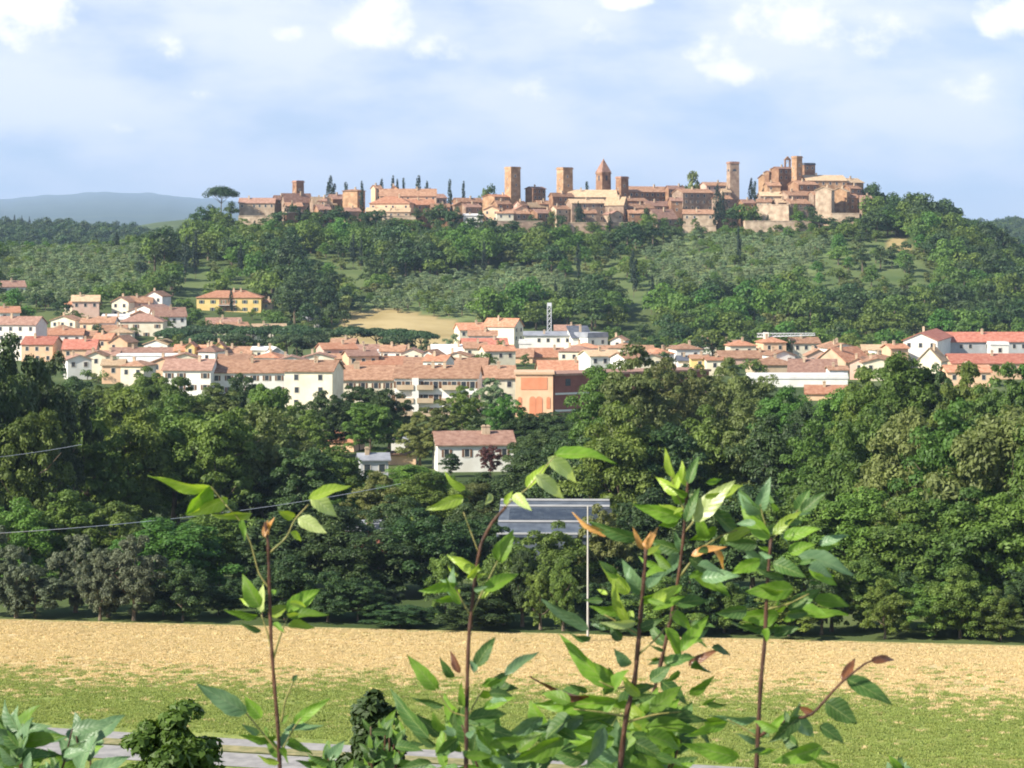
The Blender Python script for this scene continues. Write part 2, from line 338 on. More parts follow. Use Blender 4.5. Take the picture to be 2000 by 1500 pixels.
def terrain():
    pxs = list(range(-700, -50, 60))+list(range(-50, 2060, 12))+list(range(2060, 2760, 60))
    Ds = [0.6, 1.5, 3, 6, 12, 25, 50, 90, 130, 160, 187, 192, 200, 230, 260, 300, 380, 500, 700, 900]+list(range(915, 1440, 8))+list(range(1450, 2500, 30))+[2600, 2700, 2900, 3100, 3300, 3500, 3700, 3900, 4200, 4500, 5200, 6200, 7500, 9000, 12000, 15000, 18000, 20500, 22500, 24000, 25000, 26000, 28000, 31000]
    vs = []; cols = []
    for D in Ds:
        for px in pxs:
            sp = max(1.0, 30.0/D**.9) if D < 40 else 1.0
            x = (px-1000)/F*D*sp*(1+ (8 if D < 200 else 0)*(abs(px-1000)/1700 > .62))
            z = ground(x, D) if D < 900 else ground((px-1000)/F*D, D)
            if D >= 900: x = (px-1000)/F*D
            vs.append((x, D, z-0.03))
            k = zone(x, D, z) if D > 950 else 0
            cols.append((1 if k == 1 else (.55 if k == 3 else 0), 1 if k == 2 else 0, 1 if D > 5000 else 0, 1))
    nx = len(pxs); fs = [(j*nx+i, j*nx+i+1, (j+1)*nx+i+1, (j+1)*nx+i) for j in range(len(Ds)-1) for i in range(nx-1)]
    me = bpy.data.meshes.new('ground'); me.from_pydata(vs, [], fs); me.update()
    at = me.color_attributes.new('cover', 'FLOAT_COLOR', 'POINT'); at.data.foreach_set('color', [c for t in cols for c in t])
    me.polygons.foreach_set('use_smooth', [True]*len(me.polygons))
    m, nt, N, L, P = newmat('grassy_ground')
    a = N.new('ShaderNodeAttribute'); a.attribute_name = 'cover'; s = N.new('ShaderNodeSeparateColor'); L.new(a.outputs['Color'], s.inputs[0])
    tc = N.new('ShaderNodeTexCoord')
    def ramp(sc_, c1, c2, p=(.35, .65)):
        n = N.new('ShaderNodeTexNoise'); n.inputs['Scale'].default_value = sc_; n.inputs['Detail'].default_value = 7; L.new(tc.outputs['Object'], n.inputs['Vector'])
        r = N.new('ShaderNodeValToRGB'); r.color_ramp.elements[0].color = (*c1, 1); r.color_ramp.elements[1].color = (*c2, 1)
        r.color_ramp.elements[0].position = p[0]; r.color_ramp.elements[1].position = p[1]; L.new(n.outputs['Fac'], r.inputs[0]); return r.outputs[0]
    base = ramp(.02, (.05, .08, .025), (.11, .14, .05)); ol = ramp(.06, (.10, .15, .055), (.19, .23, .09)); md = ramp(.05, (.33, .25, .11), (.46, .36, .18))
    far = ramp(.002, (.05, .08, .06), (.08, .11, .07))
    c = base
    for ch, cc in ((0, ol), (1, md), (2, far)):
        mx = N.new('ShaderNodeMix'); mx.data_type = 'RGBA'; L.new(s.outputs[ch], mx.inputs[0]); L.new(c, mx.inputs[6]); L.new(cc, mx.inputs[7]); c = mx.outputs[2]
    L.new(c, P.inputs['Base Color']); P.inputs['Roughness'].default_value = .95; P.inputs['Specular IOR Level'].default_value = .1
    me.materials.append(m)
    o = bpy.data.objects.new('ground', me); COL.objects.link(o); tag(o, kind='structure')
terrain()

def field():
    m, nt, N, L, P = newmat('crop_field')
    tc = N.new('ShaderNodeTexCoord'); sep = N.new('ShaderNodeSeparateXYZ'); L.new(tc.outputs['Object'], sep.inputs[0])
    def nz(scale, det, st=None, rough=.6):
        n = N.new('ShaderNodeTexNoise'); n.inputs['Scale'].default_value = scale; n.inputs['Detail'].default_value = det; n.inputs['Roughness'].default_value = rough
        src = tc.outputs['Object']
        if st: mp = N.new('ShaderNodeMapping'); mp.inputs['Scale'].default_value = st; L.new(src, mp.inputs[0]); src = mp.outputs[0]
        L.new(src, n.inputs['Vector']); return n.outputs['Fac']
    def m_(op, a, b):
        n = N.new('ShaderNodeMath'); n.operation = op
        for i, v in enumerate((a, b)):
            if isinstance(v, (int, float)): n.inputs[i].default_value = v
            else: L.new(v, n.inputs[i])
        return n.outputs[0]
    def ramp(f, c1, c2, a=.35, b=.65):
        r = N.new('ShaderNodeValToRGB'); r.color_ramp.elements[0].color = (*c1, 1); r.color_ramp.elements[1].color = (*c2, 1); r.color_ramp.elements[0].position = a; r.color_ramp.elements[1].position = b
        L.new(f, r.inputs[0]); return r.outputs[0]
    gold = ramp(nz(.35, 8, (1, .35, 1)), (.46, .35, .16), (.64, .51, .28)); green = ramp(nz(.5, 8, (1, .4, 1)), (.17, .22, .05), (.28, .32, .09))
    # boundary gold/green: further back at the left
    nn = m_('MULTIPLY', m_('SUBTRACT', nz(.05, 5, (1, 1.6, 1)), .5), 34.0)
    yb = m_('ADD', m_('ADD', sep.outputs[1], m_('MULTIPLY', sep.outputs[0], .12)), nn)
    mr = N.new('ShaderNodeMapRange'); mr.interpolation_type = 'SMOOTHSTEP'; mr.inputs['From Min'].default_value = 226; mr.inputs['From Max'].default_value = 244; L.new(yb, mr.inputs[0])
    mx = N.new('ShaderNodeMix'); mx.data_type = 'RGBA'; L.new(mr.outputs[0], mx.inputs[0]); L.new(green, mx.inputs[6]); L.new(gold, mx.inputs[7])
    # thin dry streaks in the green, right side drier
    st = N.new('ShaderNodeMapRange'); st.interpolation_type = 'SMOOTHSTEP'; st.inputs['From Min'].default_value = .55; st.inputs['From Max'].default_value = .72; st.inputs['To Max'].default_value = .65
    L.new(m_('ADD', nz(.12, 7, (.5, 2.2, 1), .7), m_('MULTIPLY', sep.outputs[0], .0022)), st.inputs[0])
    mx2 = N.new('ShaderNodeMix'); mx2.data_type = 'RGBA'; L.new(st.outputs[0], mx2.inputs[0]); L.new(mx.outputs[2], mx2.inputs[6]); mx2.inputs[7].default_value = (.42, .33, .13, 1)
    # weedy back margin
    bm = N.new('ShaderNodeMapRange'); bm.inputs['From Min'].default_value = 262; bm.inputs['From Max'].default_value = 267; L.new(m_('ADD', m_('ADD', sep.outputs[1], m_('MULTIPLY', sep.outputs[0], .175)), m_('MULTIPLY', nz(.3, 3), 3.)), bm.inputs[0])
    mx3 = N.new('ShaderNodeMix'); mx3.data_type = 'RGBA'; L.new(m_('MULTIPLY', bm.outputs[0], .55), mx3.inputs[0]); L.new(mx2.outputs[2], mx3.inputs[6]); mx3.inputs[7].default_value = (.24, .24, .08, 1)
    L.new(mx3.outputs[2], P.inputs['Base Color']); P.inputs['Roughness'].default_value = .95; P.inputs['Specular IOR Level'].default_value = .1
    b = N.new('ShaderNodeBump'); b.inputs['Strength'].default_value = 1; b.inputs['Distance'].default_value = .25; L.new(nz(1.6, 5), b.inputs['Height']); L.new(b.outputs[0], P.inputs['Normal'])
    vs = []; fs = []; n = 60
    for i in range(n+1):
        x = -140+280*i/n; vs += [(x, 188, .02), (x, 269-.175*x, .02)]
    fs = [(2*i, 2*i+2, 2*i+3, 2*i+1) for i in range(n)]
    b_ = MB(); b_.add(vs, fs); tag(b_.build('field', m), kind='structure')
    def strip(y0, w, name, mat, z, x0=-140, x1=140):
        b = MB(); y = lambda x: y0-.32*x+.9*math.sin(x/26)
        xs = [x0+(x1-x0)*i/50 for i in range(51)]
        vv = [];
        for x in xs: vv += [(x, y(x)-w/2, z), (x, y(x)+w/2, z)]
        b.add(vv, [(2*i, 2*i+2, 2*i+3, 2*i+1) for i in range(50)]); return tag(b.build(name, mat), kind='structure')
    strip(203.4, 2.8, 'path', M_asph, .06); strip(196.6, 5.2, 'road', M_asph, .06)
    strip(200.6, 2.4, 'verge', noise_mat('dry_grass_verge', (.16, .17, .06), (.34, .29, .14), .9), .10)
field()

# ---------------------------------------------------------------- foliage meshes
def cards(P, Nrm, size, aspect=.55, bend=.0, jitter=.5):
    n = len(P); rv = rng.normal(size=(n, 3)); Nn = Nrm+rv*jitter; Nn /= np.linalg.norm(Nn, axis=1)[:, None]
    t = np.cross(Nn, rng.normal(size=(n, 3))); t /= np.linalg.norm(t, axis=1)[:, None]; b = np.cross(Nn, t)
    s = (size*(.65+.7*rng.random(n)))[:, None]
    v = np.stack([P-t*s*.5, P-t*s*.05+b*s*aspect*.5+Nn*s*.06, P+t*s*.5, P-t*s*.05-b*s*aspect*.5+Nn*s*.06], 1)
    return v.reshape(-1, 3)
def mesh_from(name, V, mat, extra=None, mat2=None):
    """V: card corners; extra = (verts, faces) of a trunk"""
    nf = len(V)//4; F4 = np.arange(nf*4).reshape(-1, 4)
    me = bpy.data.meshes.new(name)
    if extra:
        ev, ef = extra; base = len(V); V = np.vstack([V, np.array(ev)]); fl = [tuple(f) for f in F4]+[tuple(i+base for i in f) for f in ef]
        me.from_pydata(V.tolist(), [], fl); me.materials.append(mat); me.materials.append(mat2)
        me.polygons.foreach_set('material_index', [0]*nf+[1]*len(ef))
    else:
        me.vertices.add(len(V)); me.vertices.foreach_set('co', V.ravel()); me.loops.add(nf*4); me.loops.foreach_set('vertex_index', F4.ravel())
        me.polygons.add(nf); me.polygons.foreach_set('loop_start', np.arange(0, nf*4, 4)); me.polygons.foreach_set('loop_total', np.full(nf, 4)); me.materials.append(mat)
    me.update(); return me
def clump_crown(n_cl, n_leaf, size, rad=(.5, .5, .5), cr=(.16, .28), shape='round', aspect=.55, z0=0.0, edge=.75):
    """crown in a unit box: x,y in -.5...5, z 0..1 ; returns card corners"""
    P = []; Nn = []; cs = []; tries = 0
    while len(cs) < n_cl and tries < 20000:
        tries += 1
        d = rng.normal(size=3); d /= np.linalg.norm(d); r = (edge+(1-edge)*rng.random()) if rng.random() < .78 else rng.random()*edge
        p = d*r*.5*np.array([1, 1, 1]); z = p[2]+.5
        if shape == 'round': k = 1
        elif shape == 'egg': k = 1.12-.45*z
        elif shape == 'flat': k = 1
        elif shape == 'cone': k = 1.3*(1-z)**.8+.05
        elif shape == 'poplar': k = 1.1*math.sin(math.pi*min(max(z*.8+.13, 0), 1))
        az_ = math.atan2(p[1], p[0]); k *= 1+.16*math.sin(az_*3+z*5+n_cl)+.10*math.sin(az_*5-z*9+1)
        p = np.array([p[0]*k, p[1]*k, z]); c = cr[0]+(cr[1]-cr[0])*rng.random(); cs.append((p, c))
    per = n_leaf//max(len(cs), 1)
    for p, c in cs:
        d = rng.normal(size=(per, 3)); d /= np.linalg.norm(d, axis=1)[:, None]; rr = c*(.55+.5*rng.random(per)**.5)
        d[:, 2] = np.where(d[:, 2] < -.3, -d[:, 2], d[:, 2])
        q = p+d*rr[:, None]*np.array([1, 1, .8])*(.9+.2*rng.random((per, 1))); P.append(q); Nn.append(d+np.array([0, 0, .35]))
    P = np.vstack(P); Nn = np.vstack(Nn); return P, Nn
def crown_mesh(name, n_cl, n_leaf, w, h, size, mat, **k):
    P, Nn = clump_crown(n_cl, n_leaf, size, **k); P = P*np.array([w, w, h]); V = cards(P, Nn, size, aspect=k.get('aspect', .55)); return mesh_from(name, V, mat)
def trunk_mb(h, r, crown_w, n_l=6, lean=.03):
    b = MB(); pts = []; rd = []
    for i in range(7):
        t = i/6; pts.append((math.sin(i*1.7)*lean*h*t, math.cos(i*1.3)*lean*h*t, h*.85*t)); rd.append(r*(1-.8*t)*(1.25 if i == 0 else 1))
    b.tube(pts, rd, 7)
    for k in range(n_l):
        a = k*2.4; i = 2+k % 4; p = Vector(pts[i]); q = p+Vector((math.cos(a)*crown_w*.34, math.sin(a)*crown_w*.34, h*.2+.05*h*(k % 3))); mid = (p+q)/2+Vector((0, 0, -.03*h))
        b.tube([p, mid, q], [rd[i]*.6, rd[i]*.42, rd[i]*.15], 5)
    return b

# belt trees: four crown shapes, 12 m wide x 12 m tall reference, trunk reference 10 m
SHAPES = {
 'broad': dict(n_cl=120, n_leaf=24000, shape='egg', cr=(.055, .12), edge=.6),
 'round': dict(n_cl=100, n_leaf=22000, shape='round', cr=(.06, .12), edge=.62),
 'ragged': dict(n_cl=150, n_leaf=22000, shape='egg', cr=(.035, .10), edge=.45),
 'tall': dict(n_cl=110, n_leaf=20000, shape='poplar', cr=(.04, .1), edge=.5)}
_cm = {}
def crown(shape, mat, var=0):
    k = (shape, mat, var)
    if k not in _cm:
        d = dict(SHAPES[shape]); n_cl = d.pop('n_cl'); nl = d.pop('n_leaf'); _cm[k] = crown_mesh('crown', n_cl, nl, 12, 12, .42, LEAF[mat], aspect=.5, **d)
    return _cm[k]
TRUNK = [trunk_mb(10, .32, 10).mesh('trunk', M_bark), trunk_mb(10, .26, 8, 7, .05).mesh('trunk', M_bark)]
cnt = {}
def big_tree(px, ytop, wpx, D, mat, shape, name, label, cat='tree', group=None, cfrac=.85, ybase=None):
    x = Xw(px, D); g = ground(x, D); h = Zw(ytop, D)-g; w = wpx*D/F*1.08
    rz = (px*7.3) % 6.28
    r = empty(name, (x, D, g), rz); tag(r, label, cat, group)
    v = cnt.get(shape, 0); cnt[shape] = v+1
    c = obj('crown', crown(shape, mat, v % 2), r); ch = h*cfrac; c.location = (0, 0, h-ch); c.scale = (w/12, w/12, ch/12)
    t = obj('trunk', TRUNK[v % 2], r); t.scale = (min(1.5, h/12), min(1.5, h/12), h*.8/10)
    return r

# ---------------------------------------------------------------- buildings
def gable_profile(a0, a1, ze, zr, o, t):
    m = (a0+a1)/2; sl = (zr-ze)/(m-a0); e = o*sl
    return [(a0-o, ze-e), (m, zr), (a1+o, ze-e), (a1+o, ze-e-t), (m, zr-t), (a0-o, ze-e-t)]
def window(b_parent, w, h, pos, axis, sh=None):
    """pos: local centre on the wall; axis 'f' front, 'l' left side, 'r' right side"""
    b = MB()
    if axis == 'f':
        M = Matrix.Translation(pos)
    elif axis == 'l': M = Matrix.Translation(pos) @ Matrix.Rotation(-math.pi/2, 4, 'Z')
    else: M = Matrix.Translation(pos) @ Matrix.Rotation(math.pi/2, 4, 'Z')
    f = .12
    b.box(-w/2, w/2, -.03, .12, -h/2, h/2, 0, M)
    for (x0, x1, z0, z1) in ((-w/2-f, -w/2, -h/2-f, h/2+f), (w/2, w/2+f, -h/2-f, h/2+f), (-w/2, w/2, h/2, h/2+f), (-w/2, w/2, -h/2-f, -h/2)):
        b.box(x0, x1, -.07, .1, z0, z1, 1, M)
    o = b.build('window', [M_glass, M_frame], b_parent)
    if sh:
        for s in (-1, 1):
            c = MB(); c.box(*(sorted((s*(w/2+f+.02), s*(w/2+f+w*.45)))), -.09, -.02, -h/2, h/2, 0, M); c.build('shutter', sh, o)
    return o
def house(x0, x1, yr, ye, D, wall='cream', roof='terra', kind='x', d=10, a=0.0, xc=None, name='house', label=None, cat='house', group='houses of the town in the valley',
          rows=2, cols=None, side=0, ch=1, fl=3.0, win=True, ov=.45, sh=None, ww=1.0, wh=1.3, base=None, top=.9, desc=None, unique=True):
    """x0..x1 photo span; yr ridge / ye eave heights in the photo at distance D; xc = photo x of the near corner when two faces show"""
    s = D/F
    if xc is not None:
        a = a or R(33); w = (x1-xc)*s/math.cos(a); d = max((xc-x0)*s/math.sin(a), 2.0)
        cx, cy = Xw(xc, D), D
    else:
        w = (x1-x0)*s/math.cos(a); cx, cy = Xw(x0, D), D
    ca, sa = math.cos(a), math.sin(a)
    ctr = Vector((cx+ca*w/2-sa*d/2, cy+sa*w/2+ca*d/2, 0))
    zs = [ground(cx, cy), ground(ctr.x, ctr.y), ground(cx+ca*w, cy+sa*w), ground(cx-sa*d, cy+ca*d)]
    g = min(zs)-.3 if base is None else base
    r = empty(name, (ctr.x, ctr.y, g), a)
    ze = Zw(ye, D)-g; zr = Zw(yr, D)-g
    if kind in 'xh':
        zr = ze+max((ye-yr)*s-(d/2)*max(0, (ye-470))/F, .25*0+(.5 if kind != 'f' else 0))
    X0, X1, Y0, Y1 = -w/2, w/2, -d/2, d/2
    wb = MB(); rb = MB(); t = .22
    if kind == 'x':
        p = [(Y0, 0), (Y1, 0), (Y1, ze-.02), (0, zr-t-.03), (Y0, ze-.02)]
        if zr-t-.03 <= ze: p = [(Y0, 0), (Y1, 0), (Y1, ze-.02), (Y0, ze-.02)]
        n = len(p); wb.add([(X0, q[0], q[1]) for q in p]+[(X1, q[0], q[1]) for q in p], [tuple(range(n))[::-1], tuple(range(n, 2*n))]+[(i, (i+1) % n, n+(i+1) % n, n+i) for i in range(n)])
        p = gable_profile(Y0, Y1, ze+.1, max(zr, ze+.3), ov, t); n = 6
        rb.add([(X0-ov, q[0], q[1]) for q in p]+[(X1+ov, q[0], q[1]) for q in p], [(0, 1, 4, 5), (1, 2, 3, 4), (11, 10, 7, 6), (10, 9, 8, 7)]+[((i+1) % n, i, n+i, n+(i+1) % n) for i in range(n)])
    elif kind == 'y':
        p = [(X0, 0), (X1, 0), (X1, ze-.02), (0, zr-t-.03), (X0, ze-.02)]; n = 5
        wb.add([(q[0], Y0, q[1]) for q in p]+[(q[0], Y1, q[1]) for q in p], [tuple(range(n)), tuple(range(n, 2*n))[::-1]]+[((i+1) % n, i, n+i, n+(i+1) % n) for i in range(n)])
        p = gable_profile(X0, X1, ze+.1, zr, ov, t); n = 6
        rb.add([(q[0], Y0-ov, q[1]) for q in p]+[(q[0], Y1+ov, q[1]) for q in p], [(5, 4, 1, 0), (4, 3, 2, 1), (6, 7, 10, 11), (7, 8, 9, 10)]+[(i, (i+1) % n, n+(i+1) % n, n+i) for i in range(n)])
    elif kind == 'h':
        wb.box(X0, X1, Y0, Y1, 0, ze)
        hh = min(w, d)/2; rx = max(w/2-hh, 0.05); ry = max(d/2-hh, .05); o = ov
        rb.add([(X0-o, Y0-o, ze+.01), (X1+o, Y0-o, ze+.01), (X1+o, Y1+o, ze+.01), (X0-o, Y1+o, ze+.01), (X0-o, Y0-o, ze+.2), (X1+o, Y0-o, ze+.2), (X1+o, Y1+o, ze+.2), (X0-o, Y1+o, ze+.2),
                (-rx, -ry, zr), (rx, -ry, zr), (rx, ry, zr), (-rx, ry, zr)],
               [(3, 2, 1, 0), (0, 1, 5, 4), (1, 2, 6, 5), (2, 3, 7, 6), (3, 0, 4, 7), (4, 5, 9, 8), (5, 6, 10, 9), (6, 7, 11, 10), (7, 4, 8, 11), (8, 9, 10, 11)])
    elif kind == 'f':
        wb.box(X0, X1, Y0, Y1, 0, ze-.01)
        h = max(zr-ze, .35); rb.box(X0-.2, X1+.2, Y0-.2, Y1+.2, ze, ze+h*.5); rb.box(X0-.08, X1+.08, Y0-.08, Y1+.08, ze+h*.5, ze+h)
    elif kind == 's':
        wb.add([(X0, Y0, 0), (X1, Y0, 0), (X1, Y1, 0), (X0, Y1, 0), (X0, Y0, ze), (X1, Y0, ze), (X1, Y1, zr-.05), (X0, Y1, zr-.05)], [(3, 2, 1, 0), (4, 5, 6, 7), (0, 1, 5, 4), (1, 2, 6, 5), (2, 3, 7, 6), (3, 0, 4, 7)])
        o = ov; k = (zr-ze)/d*o
        rb.add([(X0-o, Y0-o, ze+.02-k), (X1+o, Y0-o, ze+.02-k), (X1+o, Y1+o, zr+.02+k), (X0-o, Y1+o, zr+.02+k), (X0-o, Y0-o, ze+.24-k), (X1+o, Y0-o, ze+.24-k), (X1+o, Y1+o, zr+.24+k), (X0-o, Y1+o, zr+.24+k)],
               [(3, 2, 1, 0), (4, 5, 6, 7), (0, 1, 5, 4), (1, 2, 6, 5), (2, 3, 7, 6), (3, 0, 4, 7)])
    wl = wb.build('wall', WALL[wall], r); rf = rb.build('roof', ROOF[roof], r)
    rnd = random.Random(int(x0*13+ye*7+D))
    if kind != 'f' and ch:
        for k in range(ch):
            cxx = X0+w*(.25+.5*rnd.random()) if kind != 'y' else X0*.4; cyy = Y0*.25 if kind != 'y' else Y0+d*(.3+.4*rnd.random())
            zt = zr+.75; c = MB(); c.box(cxx-.35, cxx+.35, cyy-.3, cyy+.3, ze+.2, zt); c.box(cxx-.45, cxx+.45, cyy-.4, cyy+.4, zt, zt+.12); c.box(cxx-.25, cxx+.25, cyy-.2, cyy+.2, zt+.12, zt+.3)
            c.build('chimney', WALL['tan'], rf)
    if win:
        n = cols or max(1, int(w/3.0))
        for i in range(rows):
            zc = ze-top-wh/2-i*fl
            if zc < wh: break
            for k in range(n):
                if rnd.random() < .1: continue
                window(r, ww, wh, Vector((X0+w*(k+.5)/n+rnd.uniform(-.15, .15), Y0, zc)), 'f', sh)
            if side and xc is not None:
                nd = max(1, int(d/3.6))
                for k in range(nd):
                    window(r, ww, wh, Vector((X0, Y0+d*(k+.5)/nd, zc)), 'l', None)
    if label is None: label = autolabel(desc or f'{WN[wall]} house with {RN[roof]} roof', (x0+x1)/2, (yr+ye)/2)
    else: USED.add(label)
    tag(r, label, cat, group); r['_b'] = 1
    return r, w, d, ze, zr
WN = dict(white='white', cream='cream', yellow='yellow', peach='peach', pink='pinkish', grey='grey', tan='tan', brick='red brick', orangebrick='orange brick', stone='tan stone', palestone='pale stone', darkbrick='dark red', orange='orange', peachpaint='peach')
RN = dict(terra='terracotta', orange='orange', brown='weathered brown', tan='faded tan', red='red', white='pale', grey='grey', slate='dark')

# ---- old town on the hill
G = 'old brick houses and palaces on the hilltop'
def H(*a, **k):
    k.setdefault('group', G); k.setdefault('cat', 'building'); k.setdefault('name', 'old_house'); k.setdefault('ww', .9); k.setdefault('wh', 1.3)
    return house(*a, **k)
H(467, 536, 386, 396, 1300, 'palestone', 'brown', 'x', d=9, label='long low stone building with small windows at the old town left end', rows=1, cols=6)
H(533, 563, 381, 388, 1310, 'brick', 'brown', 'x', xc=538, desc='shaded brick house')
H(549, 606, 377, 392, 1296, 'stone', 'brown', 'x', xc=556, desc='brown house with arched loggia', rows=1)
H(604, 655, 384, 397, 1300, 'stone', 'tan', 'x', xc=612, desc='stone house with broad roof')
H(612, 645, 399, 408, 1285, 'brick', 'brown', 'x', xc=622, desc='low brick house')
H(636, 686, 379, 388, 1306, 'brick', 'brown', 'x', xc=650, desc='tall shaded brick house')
H(668, 712, 369, 373, 1294, 'orangebrick', 'terra', 'h', xc=698, a=R(58), label='orange brick square block with flat hipped roof left of cypress', rows=2)
H(724, 745, 361, 367, 1330, 'peach', 'terra', 'x', xc=733, desc='narrow upright house')
H(722, 800, 383, 398, 1290, 'peach', 'orange', 'h', d=13, a=R(-8), label='broad orange roofed palace with pale walls on the hilltop left', rows=2)
H(742, 852, 368, 382, 1312, 'peach', 'terra', 'x', d=10, a=R(4), label='long terracotta roofed palace wing behind the broad orange roof', rows=1)
H(790, 850, 388, 399, 1298, 'orangebrick', 'orange', 'x', d=9, a=R(20), desc='orange brick house')
H(715, 760, 405, 412, 1282, 'palestone', 'tan', 'x', d=7, a=R(-5), desc='low pale stone house')
H(756, 800, 407, 414, 1280, 'palestone', 'tan', 's', d=6, desc='pale stone outbuilding')
H(764, 776, 362, 368, 1318, 'peach', 'orange', 'y', d=6, desc='small gabled attic house')
H(826, 872, 378, 386, 1322, 'pink', 'brown', 'x', d=8, a=R(30), desc='pink plastered house')
H(884, 941, 386, 393, 1306, 'brick', 'terra', 'x', xc=890, label='shaded red brick house with long terracotta roof left of tall tower')
H(880, 900, 408, 414, 1282, 'peach', 'terra', 'y', d=6, desc='small lit house')
H(905, 943, 418, 421, 1280, 'white', 'white', 's', d=5, label='low white walled shed below the shaded brick house', rows=1)
H(942, 1001, 379, 384, 1304, 'orangebrick', 'orange', 'x', xc=966, a=R(50), label='orange brick house with bright left wall below tall tower')
H(944, 975, 402, 409, 1284, 'peach', 'terra', 'y', d=7, a=R(-10), desc='peach gabled house')
H(970, 1003, 410, 416, 1281, 'cream', 'terra', 'x', d=7, a=R(10), desc='low cream house')
H(1003, 1030, 392, 400, 1292, 'pink', 'terra', 'x', xc=1018, a=R(50), desc='pink plastered house')
H(1026, 1066, 364, 368, 1318, 'brick', 'brown', 'x', xc=1041, a=R(45), desc='tall brick house with a bright left wall')
H(1028, 1078, 395, 403, 1296, 'brick', 'tan', 'x', xc=1034, desc='brick house with pale roof', rows=2)
H(996, 1052, 409, 417, 1283, 'stone', 'terra', 'x', d=8, a=R(25), desc='stone house')
H(1050, 1096, 408, 416, 1283, 'brick', 'brown', 'x', d=8, a=R(32), desc='brick house')
H(1072, 1120, 376, 383, 1298, 'brick', 'terra', 'x', xc=1080, desc='tall shaded brick house')
H(1112, 1206, 370, 384, 1305, 'stone', 'tan', 'x', d=13, a=R(6), label='long stone church nave with grey tan roof below the spire', rows=1, cols=4, name='church', cat='church')
H(1117, 1184, 388, 396, 1288, 'stone', 'tan', 'x', d=8, a=R(20), desc='stone convent house', rows=3, cols=4)
H(1183, 1226, 384, 398, 1286, 'stone', 'tan', 'y', xc=1218, a=R(60), label='tan gabled house with bright end wall below short dark tower', rows=3)
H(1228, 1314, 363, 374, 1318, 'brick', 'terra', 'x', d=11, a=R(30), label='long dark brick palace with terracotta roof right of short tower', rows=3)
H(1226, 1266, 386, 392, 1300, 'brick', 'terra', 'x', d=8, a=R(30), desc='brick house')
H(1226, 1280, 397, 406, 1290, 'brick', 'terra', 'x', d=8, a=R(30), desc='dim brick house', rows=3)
H(1268, 1318, 392, 402, 1300, 'stone', 'brown', 'x', d=10, a=R(30), desc='brown roofed house')
H(1284, 1326, 408, 427, 1284, 'stone', 'brown', 'x', d=11, a=R(32), desc='stone house with steep wide roof')
H(1300, 1338, 362, 368, 1326, 'brick', 'brown', 'x', xc=1306, desc='tall brick house')
H(1334, 1395, 368, 376, 1310, 'stone', 'terra', 'x', d=11, a=R(26), label='tall tan stone house with small attic windows', rows=3)
H(1334, 1394, 410, 418, 1290, 'palestone', 'terra', 's', d=7, a=R(-4), label='lower pale storey with lit wall in front of tall stone house', rows=1, cols=4)
H(1380, 1426, 355, 362, 1332, 'pink', 'terra', 'x', d=9, a=R(20), desc='pink plastered house')
H(1406, 1428, 368, 374, 1312, 'palestone', 'tan', 'x', xc=1412, desc='narrow stone house')
H(1482, 1500, 340, 347, 1330, 'orangebrick', 'terra', 'x', xc=1496, a=R(55), desc='orange brick house end')
H(1494, 1520, 333, 336, 1322, 'brick', 'brown', 'x', xc=1502, a=R(40), desc='tall castle wing', top=1.5)
H(1508, 1552, 325, 329, 1318, 'brick', 'brown', 'x', xc=1521, a=R(36), label='tall brick castle wing with lit left edge beside slim tower', cat='castle', name='castle_wing', rows=3)
H(1568, 1594, 318, 322, 1334, 'brick', 'slate', 'f', xc=1571, label='dark square castle keep right of slim castle tower', cat='castle', name='castle_keep', rows=1)
H(1560, 1600, 352, 360, 1304, 'brick', 'terra', 'x', d=9, a=R(30), desc='shaded brick palace wing')
H(1576, 1656, 341, 352, 1312, 'orangebrick', 'tan', 'x', d=14, a=R(12), label='wide orange brick palace with broad tan roof at hilltop right')
H(1646, 1690, 347, 356, 1316, 'brick', 'tan', 'x', d=11, a=R(30), desc='brick palace end')
H(1540, 1590, 372, 381, 1296, 'stone', 'terra', 'x', d=9, a=R(28), desc='stone house', rows=1)
H(1594, 1632, 364, 371, 1290, 'palestone', 'tan', 'x', xc=1624, a=R(65), label='bright pale house wall below the broad tan palace roof')
H(1625, 1662, 366, 374, 1300, 'orangebrick', 'tan', 'x', xc=1654, a=R(62), desc='orange brick wing')
H(1650, 1684, 378, 386, 1300, 'brick', 'terra', 'x', d=8, a=R(34), desc='shaded brick annex')
H(1486, 1530, 374, 382, 1300, 'stone', 'tan', 'x', d=8, a=R(5), desc='tan stone house', rows=1)
H(1478, 1506, 388, 394, 1292, 'palestone', 'terra', 'x', d=7, a=R(-6), desc='pale stone cottage', rows=1)
H(1520, 1548, 388, 395, 1290, 'stone', 'tan', 'x', d=7, a=R(20), desc='stone cottage', rows=1)
H(1545, 1585, 388, 397, 1288, 'stone', 'terra', 'x', d=8, a=R(30), desc='stone cottage', rows=1)
